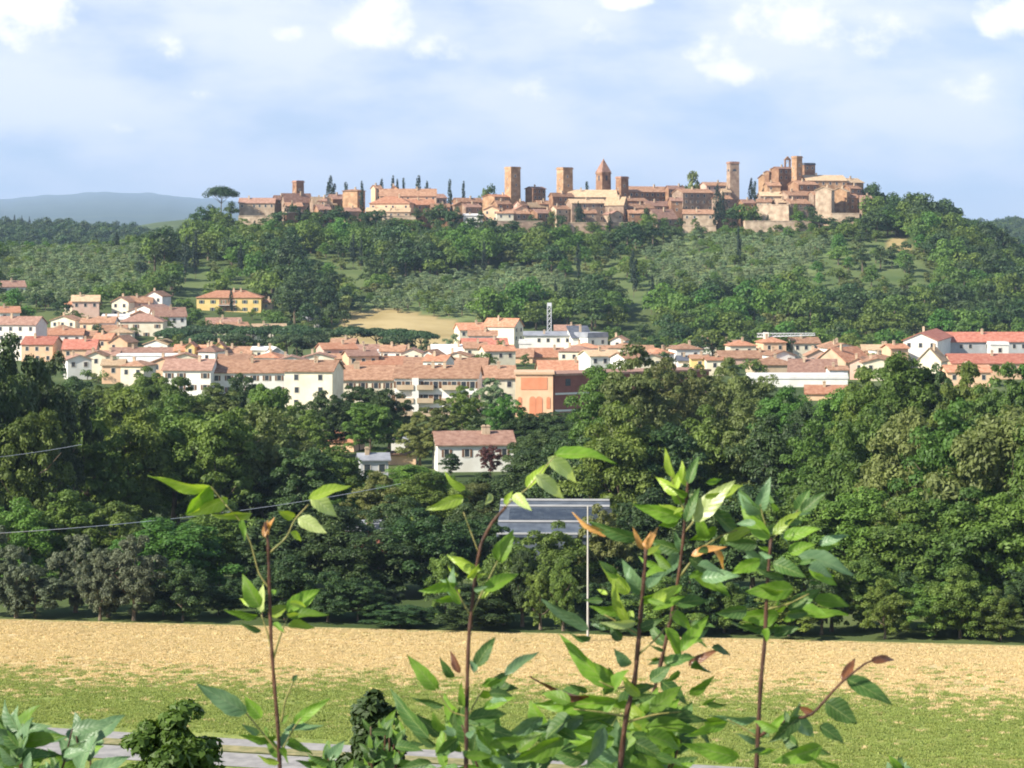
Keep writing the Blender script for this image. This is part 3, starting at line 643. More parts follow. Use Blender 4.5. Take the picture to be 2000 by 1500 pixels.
# castle bastions and retaining walls
def wall_thing(x0, x1, yt, D, mat, label, a=0, d=3, zb=None, xc=None, name='retaining_wall'):
    s = D/F
    if xc is not None: a = a or R(33); w = (x1-xc)*s/math.cos(a); d = (xc-x0)*s/math.sin(a); cx = Xw(xc, D)
    else: w = (x1-x0)*s/math.cos(a); cx = Xw(x0, D)
    g = min(ground(cx, D), ground(cx+w, D))-3; ht = Zw(yt, D)-g; c = Vector((cx+math.cos(a)*w/2-math.sin(a)*d/2, D+math.sin(a)*w/2+math.cos(a)*d/2, g))
    r = empty(name, c, a); b = MB()
    # battered wall body with coping
    bt = .6; vs = [(-w/2-bt, -d/2-bt, 0), (w/2+bt, -d/2-bt, 0), (w/2+bt, d/2, 0), (-w/2-bt, d/2, 0), (-w/2, -d/2, ht-.4), (w/2, -d/2, ht-.4), (w/2, d/2, ht-.4), (-w/2, d/2, ht-.4)]
    b.add(vs, [(3, 2, 1, 0), (4, 5, 6, 7), (0, 1, 5, 4), (1, 2, 6, 5), (2, 3, 7, 6), (3, 0, 4, 7)]); b.build('wall', WALL[mat], r)
    c = MB(); c.box(-w/2-.15, w/2+.15, -d/2-.15, d/2, ht-.399, ht); c.build('coping', WALL['palestone'], r)
    USED.add(label); tag(r, label, 'wall', 'stone retaining walls of the old town'); return r
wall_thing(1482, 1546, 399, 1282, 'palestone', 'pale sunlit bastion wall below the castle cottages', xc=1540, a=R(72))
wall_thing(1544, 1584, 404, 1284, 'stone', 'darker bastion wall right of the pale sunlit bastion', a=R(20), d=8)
wall_thing(1456, 1585, 431, 1272, 'palestone', 'long low retaining wall stepping below both bastions', a=R(3), d=6)
wall_thing(1626, 1678, 416, 1284, 'palestone', 'thin pale terrace wall at the palace foot')
wall_thing(716, 812, 421, 1276, 'palestone', 'pale garden terrace wall below the broad palace')
wall_thing(962, 1060, 431, 1272, 'stone', 'brown retaining wall under the houses near the tall tower', a=R(8))
wall_thing(1110, 1240, 434, 1272, 'stone', 'brown retaining wall under the church', a=R(4))
wall_thing(1334, 1398, 440, 1274, 'palestone', 'lit garden wall under the plastered hilltop house')
wall_thing(560, 650, 414, 1276, 'brick', 'dark brick town wall below the leftmost tower', a=R(30))
wall_thing(466, 540, 421, 1280, 'palestone', 'low stone wall under the long left building')

def arch_opening(M, w, h, n=8):
    b = MB(); pts = [(-w/2, 0), (w/2, 0)]+[(w/2*math.cos(math.pi*i/n), h-w/2+w/2*math.sin(math.pi*i/n)) for i in range(n+1)]
    k = len(pts); b.add([M @ Vector((p[0], -.03, p[1])) for p in pts]+[M @ Vector((p[0], .12, p[1])) for p in pts], [tuple(range(k))]+[((i+1) % k, i, k+i, k+(i+1) % k) for i in range(k)]); return b
def tower(x0, xc, x1, yt, D, wall, label, top='flat', a=R(33), arches=0, name='medieval_tower', spire=None, cat='tower', slits=3, group='medieval towers of the old town'):
    s = D/F; w = (x1-xc)*s/math.cos(a); d = (xc-x0)*s/math.sin(a) if xc > x0 else w; d = d if xc > x0+1 else w
    if xc > x0+1: w = d = (w+d)/2
    cx = Xw(xc, D); ctr = Vector((cx+math.cos(a)*w/2-math.sin(a)*d/2, D+math.sin(a)*w/2+math.cos(a)*d/2, 0)); g = ground(ctr.x, ctr.y)-1; ctr.z = g
    H_ = Zw(yt, D)-g; r = empty(name, ctr, a)
    b = MB(); bt = .25; b.add([(-w/2-bt, -d/2-bt, 0), (w/2+bt, -d/2-bt, 0), (w/2+bt, d/2+bt, 0), (-w/2-bt, d/2+bt, 0), (-w/2, -d/2, H_-.9), (w/2, -d/2, H_-.9), (w/2, d/2, H_-.9), (-w/2, d/2, H_-.9)],
        [(3, 2, 1, 0), (4, 5, 6, 7), (0, 1, 5, 4), (1, 2, 6, 5), (2, 3, 7, 6), (3, 0, 4, 7)]); b.build('wall', WALL[wall], r)
    c = MB(); c.box(-w/2-.3, w/2+.3, -d/2-.3, d/2+.3, H_-.899, H_-.5); c.box(-w/2-.15, w/2+.15, -d/2-.15, d/2+.15, H_-.5, H_); c.build('cornice', ROOF['brown'] if top == 'dark' else WALL[wall], r)
    if spire:
        sp = MB(); hs = (yt-spire)*s; sp.add([(-w/2-.2, -d/2-.2, H_+.002), (w/2+.2, -d/2-.2, H_+.002), (w/2+.2, d/2+.2, H_+.002), (-w/2-.2, d/2+.2, H_+.002), (0, 0, H_+hs)], [(0, 1, 4), (1, 2, 4), (2, 3, 4), (3, 0, 4), (3, 2, 1, 0)]); so = sp.build('spire', ROOF['brown'], r)
        f = MB(); f.tube([(0, 0, H_+hs-.2), (0, 0, H_+hs+1.2)], [.08, .05], 5); f.build('finial', M_metal, so)
    else:
        f = MB(); f.box(-w/2+.2, w/2-.2, -d/2+.2, d/2-.2, H_+.002, H_+.15); f.build('roof', ROOF['brown'], r)
    if arches:
        for (zc, aw, ah) in arches:
            for (M0) in (Matrix.Translation((0, -d/2-.0, H_-zc)), Matrix.Translation((-w/2, 0, H_-zc)) @ Matrix.Rotation(-math.pi/2, 4, 'Z')):
                arch_opening(M0, aw, ah).build('arched_opening', M_glass, r)
    else:
        for k in range(slits):
            window(r, .6, 1.1, Vector((.2 if k % 2 else -.3, -d/2-.06-.008*0, H_-4.5-k*4.5)), 'f')
            window(r, .5, 1.0, Vector((-w/2-.06, .2, H_-6-k*4.5)), 'l')
    USED.add(label); tag(r, label, cat, group); return r, w, d, H_
tower(574, 579, 599, 353, 1316, 'brick', 'short square brick tower, leftmost of the hilltop towers', 'dark')
tower(987, 998, 1018, 326, 1312, 'orangebrick', 'tallest plain brick tower left of the old town centre')
tower(1089, 1100, 1121, 327, 1308, 'orangebrick', 'second tall brick tower, standing between plain tower and spire')
tower(1165, 1176, 1194, 336, 1316, 'brick', 'brick church bell tower with pointed pyramid spire', spire=309, arches=[(4.2, 1.2, 2.6)], name='bell_tower', cat='bell tower')
tower(1208, 1213, 1235, 345, 1312, 'brick', 'short dark brick tower just right of the pointed spire', 'dark')
tower(1424, 1426, 1455, 316, 1316, 'stone', 'open belfry tower with arched openings and dark cornice', 'dark', a=R(16), arches=[(8.5, 2.2, 5.0), (14.5, 1.4, 2.6)])
tower(1549, 1556, 1570, 305, 1312, 'orangebrick', 'slim tall castle tower with flagpole above the castle', a=R(36), name='castle_tower')
def bellcote():
    D = 1318; r = empty('bell_gable', W(1538, 329, D), R(20)); b = MB()
    for x in (-1.3, 1.3): b.box(x-.35, x+.35, -.4, .4, 0, 3.6)
    b.build('pillar', WALL['brick'], r); r.location.z = Zw(327, D); c = MB(); c.add([(-2, -.5, 3.61), (2, -.5, 3.61), (0, -.5, 5.6), (-2, .5, 3.61), (2, .5, 3.61), (0, .5, 5.6)], [(0, 1, 2), (5, 4, 3), (0, 3, 4, 1), (1, 4, 5, 2), (2, 5, 3, 0)]); c.build('pediment', WALL['brick'], r)
    m = MB(); m.lathe([(.55, 2.0), (.5, 2.2), (.3, 2.8), (.1, 3.2)], 10); m.build('bell', M_metal, r)
    tag(r, 'small bell gable with pointed top on the castle wing', 'bell gable')
    f = MB(); f.tube([(0, 0, 0), (0, 0, 4.5)], [.12, .05], 6); o = f.build('flagpole', M_metal, None, W(1563, 305, 1314)); tag(o, 'thin flagpole on top of the slim castle tower', 'flagpole')
bellcote()

# ---- lower town
def T(*a, **k): return house(*a, **k)
T(-30, 45, 548, 560, 1050, 'white', 'brown', 'x', d=9, a=R(20), label='white house with overhanging brown roof on slope at left edge')
T(125, 193, 580, 596, 1000, 'cream', 'orange', 'h', d=11, a=R(8), label='cream house with hipped orange roof on the left slope', rows=2)
T(99, 148, 616, 625, 960, 'cream', 'terra', 'y', d=10, a=R(-10), desc='cream gabled house')
T(-8, 72, 617, 633, 880, 'white', 'brown', 'x', d=11, a=R(-10), label='white house with wide brown roof at the left edge', rows=2)
T(218, 252, 579, 589, 1010, 'cream', 'terra', 'y', d=14, a=R(-12), desc='pale gabled house')
T(250, 296, 578, 590, 1015, 'pink', 'terra', 'x', d=9, a=R(5), desc='pink house with long roof')
T(283, 318, 568, 578, 1020, 'white', 'terra', 'y', d=9, a=R(-15), label='small white gabled house beneath the broad conifer')
T(250, 312, 595, 608, 1000, 'white', 'brown', 'y', d=16, a=R(-20), label='white gabled house with wide grey brown roof behind cream house')
T(300, 362, 600, 618, 985, 'white', 'brown', 'x', d=12, a=R(14), desc='white house with long brown roof')
T(234, 318, 612, 629, 960, 'cream', 'brown', 'h', d=12, a=R(0), label='large cream house with hipped brown roof and dark balconies', rows=3, cols=4, sh=M_shut_b)
T(196, 246, 616, 624, 975, 'white', 'white', 's', d=8, desc='white flat roofed annex')
T(198, 246, 634, 647, 940, 'cream', 'terra', 'x', d=9, a=R(6), desc='low cream house')
T(156, 194, 620, 630, 950, 'peach', 'terra', 'x', d=9, a=R(-6), desc='peach two storey house')
T(60, 118, 640, 654, 900, 'peach', 'terra', 'x', d=11, a=R(20), desc='peach house')
T(95, 140, 634, 645, 925, 'peach', 'terra', 'h', d=9, desc='peach hip roofed house')
T(42, 104, 656, 672, 870, 'peach', 'red', 'x', d=12, a=R(-5), desc='low peach house')
T(128, 184, 645, 655, 905, 'peach', 'terra', 'x', d=9, a=R(-5), desc='peach terraced house')
T(122, 186, 662, 681, 860, 'peach', 'red', 'x', d=13, a=R(3), label='house with large red roof near the left tree tops')
T(182, 216, 650, 662, 890, 'peach', 'orange', 'x', d=9, a=R(-8), desc='peach terraced house')
T(212, 250, 655, 668, 885, 'peach', 'terra', 'y', d=10, a=R(-12), desc='peach gabled house')
T(216, 340, 678, 688, 850, 'cream', 'brown', 'x', d=10, a=R(2), desc='long terraced house')
T(228, 360, 692, 696, 820, 'cream', 'white', 'f', d=9, label='long low cream block with pale flat roof', rows=1, cols=8)
T(168, 230, 684, 694, 835, 'cream', 'brown', 'x', d=9, desc='low cream house')
T(138, 228, 712, 730, 780, 'tan', 'brown', 'x', d=15, a=R(-3), label='low house with broad weathered brown roof above left trees')
T(226, 312, 700, 707, 800, 'cream', 'white', 'f', d=9, label='cream flat roofed house above the tree belt at left', rows=2)
T(340, 372, 672, 684, 850, 'peach', 'orange', 'x', d=9, desc='peach terraced house')
T(362, 380, 668, 676, 845, 'yellow', 'orange', 'y', d=8, desc='narrow yellow gabled house')
T(378, 420, 673, 686, 850, 'peach', 'orange', 'x', d=10, a=R(-4), desc='orange roofed terraced house')
T(419, 436, 668, 676, 845, 'yellow', 'orange', 'y', d=8, desc='narrow yellow gabled house')
T(434, 490, 676, 690, 850, 'peach', 'terra', 'x', d=11, a=R(-6), desc='low terraced house')
T(440, 494, 692, 700, 815, 'white', 'terra', 'x', d=10, desc='low white terraced house')
T(318, 412, 700, 722, 680, 'white', 'brown', 'x', d=13, a=R(-3), label='white apartment block with brown roof, left end of long row', rows=3, sh=M_shut_b)
T(410, 558, 702, 727, 685, 'white', 'terra', 'x', d=14, a=R(2), label='long white apartment row with terracotta roof behind left trees', rows=3, sh=M_shut_b)
# yellow villa
def villa():
    r, w, d, ze, zr = T(384, 510, 567, 582, 1055, 'yellow', 'orange', 'h', d=14, a=0, label='yellow villa with hipped orange roof on the slope', rows=2, cols=6, cat='villa', name='villa', sh=M_shut_g, ch=2)
    b = MB(); b.box(-w*.15, w*.09, -d/2-.05, -d/2-.01, 1, ze-.3); b.build('loggia', WALL['brick'], r)  # flat brown panel, the recess's shade put into its colour
    c = MB(); c.box(-w*.17, w*.11, -d/2-1.6, -d/2-.06, ze*.52, ze*.52+.25); c.build('balcony', M_conc, r)
villa()
T(508, 532, 584, 590, 1060, 'tan', 'terra', 'x', d=7, desc='low tan annex')
T(405, 470, 620, 632, 1000, 'pink', 'brown', 'x', d=10, a=R(10), desc='low pink house')
T(492, 520, 676, 683, 850, 'cream', 'white', 'x', d=9, desc='cream house with pale roof')
T(518, 562, 678, 694, 845, 'grey', 'white', 'y', d=10, a=R(14), desc='pale metal roofed workshop')
T(556, 650, 702, 724, 625, 'cream', 'terra', 'x', d=13, a=R(-8), label='tall blank cream white apartment block with terracotta roof', rows=4, cols=2, ch=2)
T(648, 770, 713, 741, 645, 'cream', 'terra', 'x', d=15, a=R(3), label='cream apartment row with terracotta roof right of tall blank block', rows=3, sh=M_shut_b, ch=2)
def balcony_block():
    r, w, d, ze, zr = T(770, 932, 712, 737, 600, 'white', 'terra', 'x', d=14, a=R(-4), label='white balcony apartment block with long terracotta roof', rows=4, cols=9, ww=1.1, wh=1.5, ch=2, sh=M_shut_b)
    for k, fx in enumerate((-.36, -.12, .18)):
        for i in range(3):
            b = MB(); z = ze-2.6-3*i; x = w*fx
            b.box(x-1.9, x+1.9, -d/2-1.3, -d/2-.01, z-.15, z); b.box(x-1.9, x+1.9, -d/2-1.3, -d/2-1.22, z, z+.95); b.box(x-1.9, x-1.82, -d/2-1.22, -d/2-.01, z, z+.95); b.box(x+1.82, x+1.9, -d/2-1.22, -d/2-.01, z, z+.95); b.build('balcony', WALL['tan'], r)
    b = MB(); b.box(-w*.28, -w*.2, -d/2-1.0, -d/2-.01, 0, ze-.1); b.build('stair_tower', WALL['white'], r)
balcony_block()
T(930, 1008, 713, 738, 625, 'cream', 'terra', 'x', d=15, a=R(4), label='cream apartment block with terracotta roof left of orange building', rows=4)
T(645, 692, 660, 672, 880, 'pink', 'terra', 'x', d=9, a=R(-5), label='pink terraced house showing under the umbrella pines', rows=2)
T(700, 742, 672, 683, 865, 'pink', 'brown', 'x', d=9, a=R(12), desc='pink house among the pines')
T(640, 700, 690, 700, 820, 'peach', 'terra', 'x', d=9, a=R(-3), desc='low terraced house')
T(735, 808, 684, 689, 840, 'cream', 'white', 'f', d=8, desc='long pale flat roofed house', rows=1)
T(700, 790, 695, 712, 800, 'peach', 'orange', 'x', d=14, a=R(3), desc='wide terraced house')
T(814, 856, 683, 697, 830, 'white', 'terra', 'y', d=10, a=R(-16), desc='white gabled house')
T(845, 930, 672, 694, 850, 'cream', 'white', 'x', d=13, a=R(4), label='low workshop with wide pale pink roof in mid town')
T(790, 860, 697, 712, 790, 'peach', 'terra', 'x', d=11, desc='low terraced house')
T(855, 950, 698, 714, 795, 'peach', 'terra', 'x', d=12, a=R(-3), desc='wide terraced house')
T(592, 622, 616, 624, 1020, 'white', 'grey', 'x', d=7, label='tiny white house above the pine grove')
T(898, 948, 630, 644, 960, 'cream', 'orange', 'x', d=11, a=R(12), desc='orange roofed house')
T(944, 1022, 622, 637, 960, 'cream', 'orange', 'y', xc=1004, a=R(66), label='cream house with large orange gabled roof below meadow', rows=2)
T(905, 992, 660, 675, 900, 'peach', 'red', 'x', d=11, a=R(6), desc='low peach house')
T(915, 970, 645, 655, 930, 'white', 'terra', 'x', d=9, desc='white house')
T(926, 1040, 680, 696, 860, 'peach', 'terra', 'x', d=12, a=R(-3), desc='long terraced house')
T(1014, 1038, 664, 672, 890, 'white', 'white', 'f', d=7, desc='small white block')
T(1024, 1118, 650, 656, 935, 'white', 'grey', 's', d=9, label='long low white workshop beside the pale crane mast', rows=1)
T(1084, 1132, 634, 645, 965, 'white', 'brown', 'x', d=9, desc='white house', rows=2)
T(1118, 1156, 640, 660, 930, 'white', 'slate', 's', d=9, a=R(10), label='workshop with dark slate sloping roof near the crane mast', win=False)
T(1148, 1188, 650, 660, 925, 'white', 'grey', 'f', d=9, a=R(30), desc='white block')
T(1192, 1220, 656, 664, 920, 'white', 'terra', 'y', d=8, a=R(-12), desc='small white gabled house')
T(1038, 1104, 679, 697, 865, 'peach', 'orange', 'x', d=11, a=R(8), desc='peach house')
T(1096, 1138, 681, 694, 850, 'cream', 'orange', 'y', d=10, a=R(-10), label='cream gabled house in the middle of the town roofs')
T(1120, 1280, 674, 694, 880, 'peach', 'terra', 'x', d=14, a=R(4), label='long dusty terracotta roofed hall below the wooded hill')
T(1054, 1158, 703, 724, 800, 'tan', 'orange', 'x', d=14, a=R(4), desc='wide terraced house')
T(1166, 1192, 693, 700, 830, 'white', 'terra', 'y', d=8, desc='tiny white gabled house')
T(1190, 1268, 696, 714, 815, 'peach', 'orange', 'x', d=12, a=R(-5), desc='wide house')
T(1262, 1330, 688, 700, 850, 'peach', 'terra', 'x', d=10, a=R(5), desc='terraced house')
T(1140, 1200, 708, 720, 790, 'cream', 'terra', 'x', d=10, desc='low cream house')
T(1324, 1352, 694, 704, 800, 'white', 'slate', 'x', d=9, desc='white house')
T(1350, 1384, 692, 700, 790, 'yellow', 'terra', 'x', d=9, desc='yellow house', rows=3)
T(1380, 1414, 696, 703, 780, 'cream', 'orange', 'x', d=9, desc='cream house', rows=3)
T(1310, 1405, 674, 686, 905, 'tan', 'brown', 'x', d=10, a=R(10), desc='low tan house')
T(1236, 1320, 712, 724, 780, 'peach', 'terra', 'x', d=12, desc='low peach house')
# orange painted building
def orange_building():
    D = 598; s = D/F; a = R(10)
    r = empty('painted_building', (0, 0, 0), 0)
    w = (1080-1007)*s; L_ = 42.0; zt = Zw(727, D); x0 = Xw(1007, D); x1 = Xw(1080, D)
    r.location = ((x0+x1)/2, D, 0)
    hw = w/2
    b = MB(); b.box(-hw, hw, 0, 12, 0, zt-.5); b.build('wall', WALL['peachpaint'], r)
    c = MB(); c.box(-hw-.35, hw+.35, -.35, 12.3, zt-.499, zt); c.build('cornice', WALL['peach'], r)
    p = MB(); p.box(-hw+1.2, hw-1.3, -.08, .02, Zw(761, D), Zw(737, D)); p.build('painted_panel', WALL['orange'], r)
    zb = Zw(815, D)
    for cx, aw, top in ((-.4, 1.15, 774), (1.1, 1.15, 774)):
        o = arch_opening(Matrix.Translation((cx, -.06, zb)), aw*1.25, Zw(top, D)-zb).build('painted_arch', WALL['orange'], r)
    for cx in (-3.3, 3.2):
        arch_opening(Matrix.Translation((cx, -.06, Zw(798, D))), .85, Zw(775, D)-Zw(798, D)).build('painted_arch', WALL['orange'], r)
    wi = MB(); wi.box(-hw, hw, -.06, .03, Zw(812, D)-2.8, Zw(812, D)-2.4); wi.build('string_course', WALL['white'], r)
    # long shaded wing going right, turned away from the sun
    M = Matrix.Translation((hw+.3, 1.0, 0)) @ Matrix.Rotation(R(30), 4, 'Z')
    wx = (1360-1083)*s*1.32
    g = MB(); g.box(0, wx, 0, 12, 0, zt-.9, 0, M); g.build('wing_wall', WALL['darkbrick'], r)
    for z in (Zw(770, D), Zw(803, D)):
        k = MB(); k.box(.2, wx+.02, -.12, -.005, z-.22, z+.22, 0, M); k.build('string_course', WALL['white'], r)
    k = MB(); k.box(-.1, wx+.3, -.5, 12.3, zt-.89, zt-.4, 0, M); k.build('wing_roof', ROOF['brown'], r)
    for i in range(6):
        for z in (Zw(748, D), Zw(786, D)):
            q = MB(); xx = 3+i*wx/6.3; q.box(xx, xx+1.3, -.08, .05, z-.8, z+.8, 0, M); q.build('window', M_glass, r)
    tag(r, 'orange painted building with arches and a long dark red wing', 'building')
orange_building()
T(855, 1004, 841, 868, 455, 'white', 'brown', 'x', d=10, a=R(7), label='white two storey farmhouse with brown tiled roof among the trees', rows=2, cols=4, ch=2, name='farmhouse', ww=.8, wh=1.3, sh=M_shut_b)
def panel():
    D = 456; b = MB(); r = None
T(614, 692, 836, 864, 500, 'peach', 'orange', 'h', d=9, a=R(-10), label='small orange hipped roof poking out among green trees', rows=1)
T(764, 800, 846, 858, 500, 'white', 'grey', 's', d=5, desc='small white outbuilding')
T(704, 758, 884, 897, 445, 'grey', 'grey', 'x', d=4, a=R(8), label='small blue grey garden hut among the trees', rows=1, cols=2)
T(756, 812, 880, 888, 470, 'peach', 'terra', 'x', d=6, desc='low peach outbuilding', rows=1)
T(1408, 1518, 684, 699, 850, 'pink', 'terra', 'x', d=12, a=R(5), desc='wide house')
T(1472, 1560, 696, 714, 790, 'tan', 'terra', 'h', d=14, a=R(5), desc='hip roofed house')
T(1540, 1630, 700, 726, 760, 'tan', 'brown', 'x', d=15, a=R(-8), desc='wide low house')
T(1576, 1622, 682, 694, 840, 'pink', 'terra', 'y', d=9, desc='pinkish gabled house')
T(1464, 1656, 731, 740, 720, 'white', 'white', 'f', d=9, label='long low white shed in front of the right hand roofs', rows=1, cols=10)
T(1620, 1656, 714, 722, 735, 'white', 'terra', 'x', d=8, desc='small white house')
T(1574, 1654, 751, 768, 660, 'peach', 'orange', 'x', d=11, a=R(-6), desc='orange roofed house low')
T(1598, 1712, 678, 706, 790, 'tan', 'orange', 'x', xc=1652, a=R(50), label='tan house with bright orange roof and wide shaded wall')
T(1764, 1828, 649, 664, 800, 'white', 'red', 'y', d=40, a=R(-16), label='white gable end of long red roofed building at right', rows=1)
T(1818, 2060, 648, 667, 830, 'grey', 'red', 'x', d=14, a=R(2), label='long red roofed building with grey shaded wall at right', rows=1, cols=14)  # grey wall colour carries the shade of this side
T(1740, 1775, 671, 680, 790, 'peach', 'orange', 'x', d=8, a=R(12), desc='small orange roofed house')
T(1796, 1856, 678, 704, 740, 'cream', 'tan', 'x', xc=1838, a=R(60), label='tan roofed cream house in front of the long red building', rows=2)
T(1860, 2060, 690, 709, 760, 'peach', 'red', 'x', d=14, a=R(2), label='long low house with red roof at the right edge', rows=1)
T(1935, 1970, 668, 674, 800, 'white', 'white', 'f', d=6, desc='small white block')
T(1850, 1935, 712, 726, 720, 'peach', 'orange', 'x', d=10, desc='low orange house')
T(1960, 2030, 508, 518, 2150, 'cream', 'terra', 'x', d=14, label='distant cream farmhouse on the hillside at the right edge', rows=1)
rh = random.Random(12)
for (xa, xb, Da, Db, n) in [(0, 330, 890, 1000, 9), (340, 640, 770, 815, 6), (640, 1000, 770, 860, 8), (1000, 1320, 760, 880, 10), (1320, 1760, 790, 900, 11), (380, 560, 960, 990, 3), (130, 330, 700, 780, 5), (1650, 1760, 720, 780, 3)]:
    for i in range(n):
        px = xa+(xb-xa)*(i+rh.uniform(.15, .85))/n; D = rh.uniform(Da, Db); g0 = ground(Xw(px, D), D); e = 470+(CH-g0-rh.uniform(4.2, 6.2))/D*F; wp = rh.uniform(34, 66); kd = rh.choice('xxhy')
        wl = rh.choice(['peach', 'cream', 'white', 'pink', 'cream', 'white']); rf = rh.choice(['terra', 'brown', 'terra', 'orange', 'tan'])
        if 985 < px < 1110 and D < 845: continue
        T(px-wp/2, px+wp/2, e-12 if kd != 'y' else e-9, e, D, wl, rf, kd, d=rh.uniform(8, 11), a=R(rh.uniform(-16, 22)), desc=rh.choice(['small', 'low', 'modest'])+f' {WN[wl]} house with {RN[rf]} roof', rows=1)
for (px, e, D, wp, wl, rf, kd) in [(575, 402, 1286, 30, 'stone', 'terra', 'x'), (625, 392, 1302, 24, 'peach', 'brown', 'x'), (690, 412, 1284, 28, 'stone', 'brown', 'x'), (860, 404, 1290, 36, 'brick', 'terra', 'x'), (900, 400, 1290, 26, 'orangebrick', 'terra', 'y'), (925, 404, 1288, 30, 'stone', 'brown', 'x'), (985, 398, 1292, 26, 'brick', 'terra', 'x'), (1020, 408, 1288, 24, 'peach', 'brown', 'y'), (1064, 398, 1300, 22, 'stone', 'terra', 'x'), (1100, 408, 1286, 26, 'palestone', 'terra', 'x'), (1150, 416, 1281, 30, 'stone', 'terra', 'x'), (1205, 418, 1281, 24, 'palestone', 'brown', 'y'), (1245, 416, 1284, 34, 'brick', 'terra', 'x'), (1322, 392, 1300, 22, 'brick', 'brown', 'x'), (1418, 388, 1300, 26, 'stone', 'terra', 'x'), (1464, 396, 1296, 24, 'brick', 'brown', 'x'), (1512, 362, 1310, 26, 'orangebrick', 'terra', 'x'), (1602, 380, 1296, 24, 'stone', 'terra', 'x'), (1672, 368, 1308, 22, 'brick', 'terra', 'x'), (1695, 388, 1300, 20, 'stone', 'brown', 'x')]:
    H(px-wp/2, px+wp/2, e-7, e, D, wl, rf, kd, d=7, a=R(rh.uniform(5, 34)), desc='little '+f'{WN[wl]} house', rows=2, wh=1.1, ww=.8)
T(1700, 1750, 684, 700, 830, 'peach', 'terra', 'x', d=12, a=R(5), desc='peach house')
T(1925, 1990, 488, 494, 2500, 'cream', 'terra', 'x', d=12, desc='distant pale farmhouse', rows=1)
def grey_shed():
    D = 318; s = D/F; x0 = Xw(978, D); x1 = Xw(1190, D); zt = Zw(996, D); ze = Zw(1046, D)
    r = empty('shed', ((x0+x1)/2, D+6, 0), R(-2)); w = x1-x0
    M_s = noise_mat('ribbed_blue_grey_metal', (.07, .085, .11), (.12, .14, .17), .8, rough=.6)
    b = MB(); b.box(-w/2, w/2, -6, 6, 0, ze-.1); b.build('wall', M_s, r)
    ro = MB(); run = 12.0; rise = zt-ze
    ro.add([(-w/2-.3, -6.4, ze), (w/2+.3, -6.4, ze), (w/2+.3, 6, zt), (-w/2-.3, 6, zt), (-w/2-.3, -6.4, ze-.2), (w/2+.3, -6.4, ze-.2), (w/2+.3, 6, zt-.2), (-w/2-.3, 6, zt-.2)], [(0, 1, 2, 3), (7, 6, 5, 4), (4, 5, 1, 0), (5, 6, 2, 1), (6, 7, 3, 2), (7, 4, 0, 3)]); rf = ro.build('roof', M_s, r)
    for t in (.02, .36, .80, .97):
        k = MB(); y = -6.4+12.4*t; z = ze+rise*t; k.box(-w/2-.25, w/2+.25, y-.12, y+.12, z+.08, z+.2+.1); k.build('roof_rib', WALL['grey'], rf)
    for i in range(9):
        k = MB(); xx = -w/2+1+i*w/9.3; t0, t1 = .42, .74
        k.add([(xx, -6.4+12.4*t0, ze+rise*t0+.12), (xx+1.4, -6.4+12.4*t0, ze+rise*t0+.12), (xx+1.4, -6.4+12.4*t1, ze+rise*t1+.12), (xx, -6.4+12.4*t1, ze+rise*t1+.12), (xx, -6.4+12.4*t0, ze+rise*t0-.02), (xx+1.4, -6.4+12.4*t0, ze+rise*t0-.02), (xx+1.4, -6.4+12.4*t1, ze+rise*t1-.02), (xx, -6.4+12.4*t1, ze+rise*t1-.02)], [(0, 1, 2, 3), (4, 5, 1, 0), (5, 6, 2, 1), (6, 7, 3, 2), (7, 4, 0, 3)])
        k.build('skylight', M_glass, rf)
    tag(r, 'long shed with ribbed blue grey metal roof behind the field bushes', 'shed')
grey_shed()
T(672, 762, 1030, 1036, 330, 'darkbrick', 'grey', 's', d=6, label='low grey roofed shed half hidden in dark trees', rows=1)
# crane masts, poles, wires
def lattice(px, y0, y1, D, wdt=1.2, jib=None, name='tower_crane', label=''):
    x = Xw(px, D); g = ground(x, D); zt = Zw(y0, D); r = empty(name, (x, D, g)); h = zt-g; b = MB(); k = wdt/2
    for sx in (-k, k):
        for sy in (-k, k): b.tube([(sx, sy, 0), (sx, sy, h)], [.13, .13], 4)
    n = int(h/wdt/1.2)
    for i in range(n):
        z0_, z1_ = h*i/n, h*(i+1)/n
        for (p, q) in (((-k, -k), (k, -k)), ((k, -k), (k, k)), ((k, k), (-k, k)), ((-k, k), (-k, -k))):
            b.tube([(p[0], p[1], z0_), (q[0], q[1], z1_)], [.07, .07], 4); b.tube([(q[0], q[1], z0_), (p[0], p[1], z1_)], [.07, .07], 4)
    b.build('mast', M_metal, r)
    if jib:
        xe = (jib[0]-px)*D/F; ze = Zw(jib[1], D)-g; c = MB()
        c.tube([(-3, 0, h-.6), (xe, 0, ze-.5)], [.2, .15], 4); c.tube([(-3, 0, h+.6), (xe, 0, ze+.2)], [.15, .1], 4); m = 16
        for i in range(m):
            t0, t1 = i/m, (i+.5)/m; P = lambda t, u: (-3+(xe+3)*t, 0, (h-.6)*(1-t)+(ze-.5)*t+u*(1.2*(1-t)+.7*t))
            c.tube([P(t0, 0), P(t1, 1)], [.07, .07], 4); c.tube([P(t1, 1), P((i+1)/m, 0)], [.07, .07], 4)
        c.build('jib', M_metal, r)
        c = MB(); c.box(-.9, .9, -.9, .9, h-1.2, h+1.0); c.build('cab', WALL['white'], r)
    else:
        c = MB(); c.box(-.8, .8, -.8, .8, h, h+1.2); c.build('cap', M_metal, r)
    tag(r, label, 'crane' if jib else 'mast')
lattice(1073, 598, 655, 950, 1.4, None, 'lattice_mast', 'pale upright lattice mast rising behind the mid town workshops')
lattice(1496, 655, 695, 880, 1.0, (1592, 652), 'tower_crane', 'small white tower crane with level jib above the right roofs')
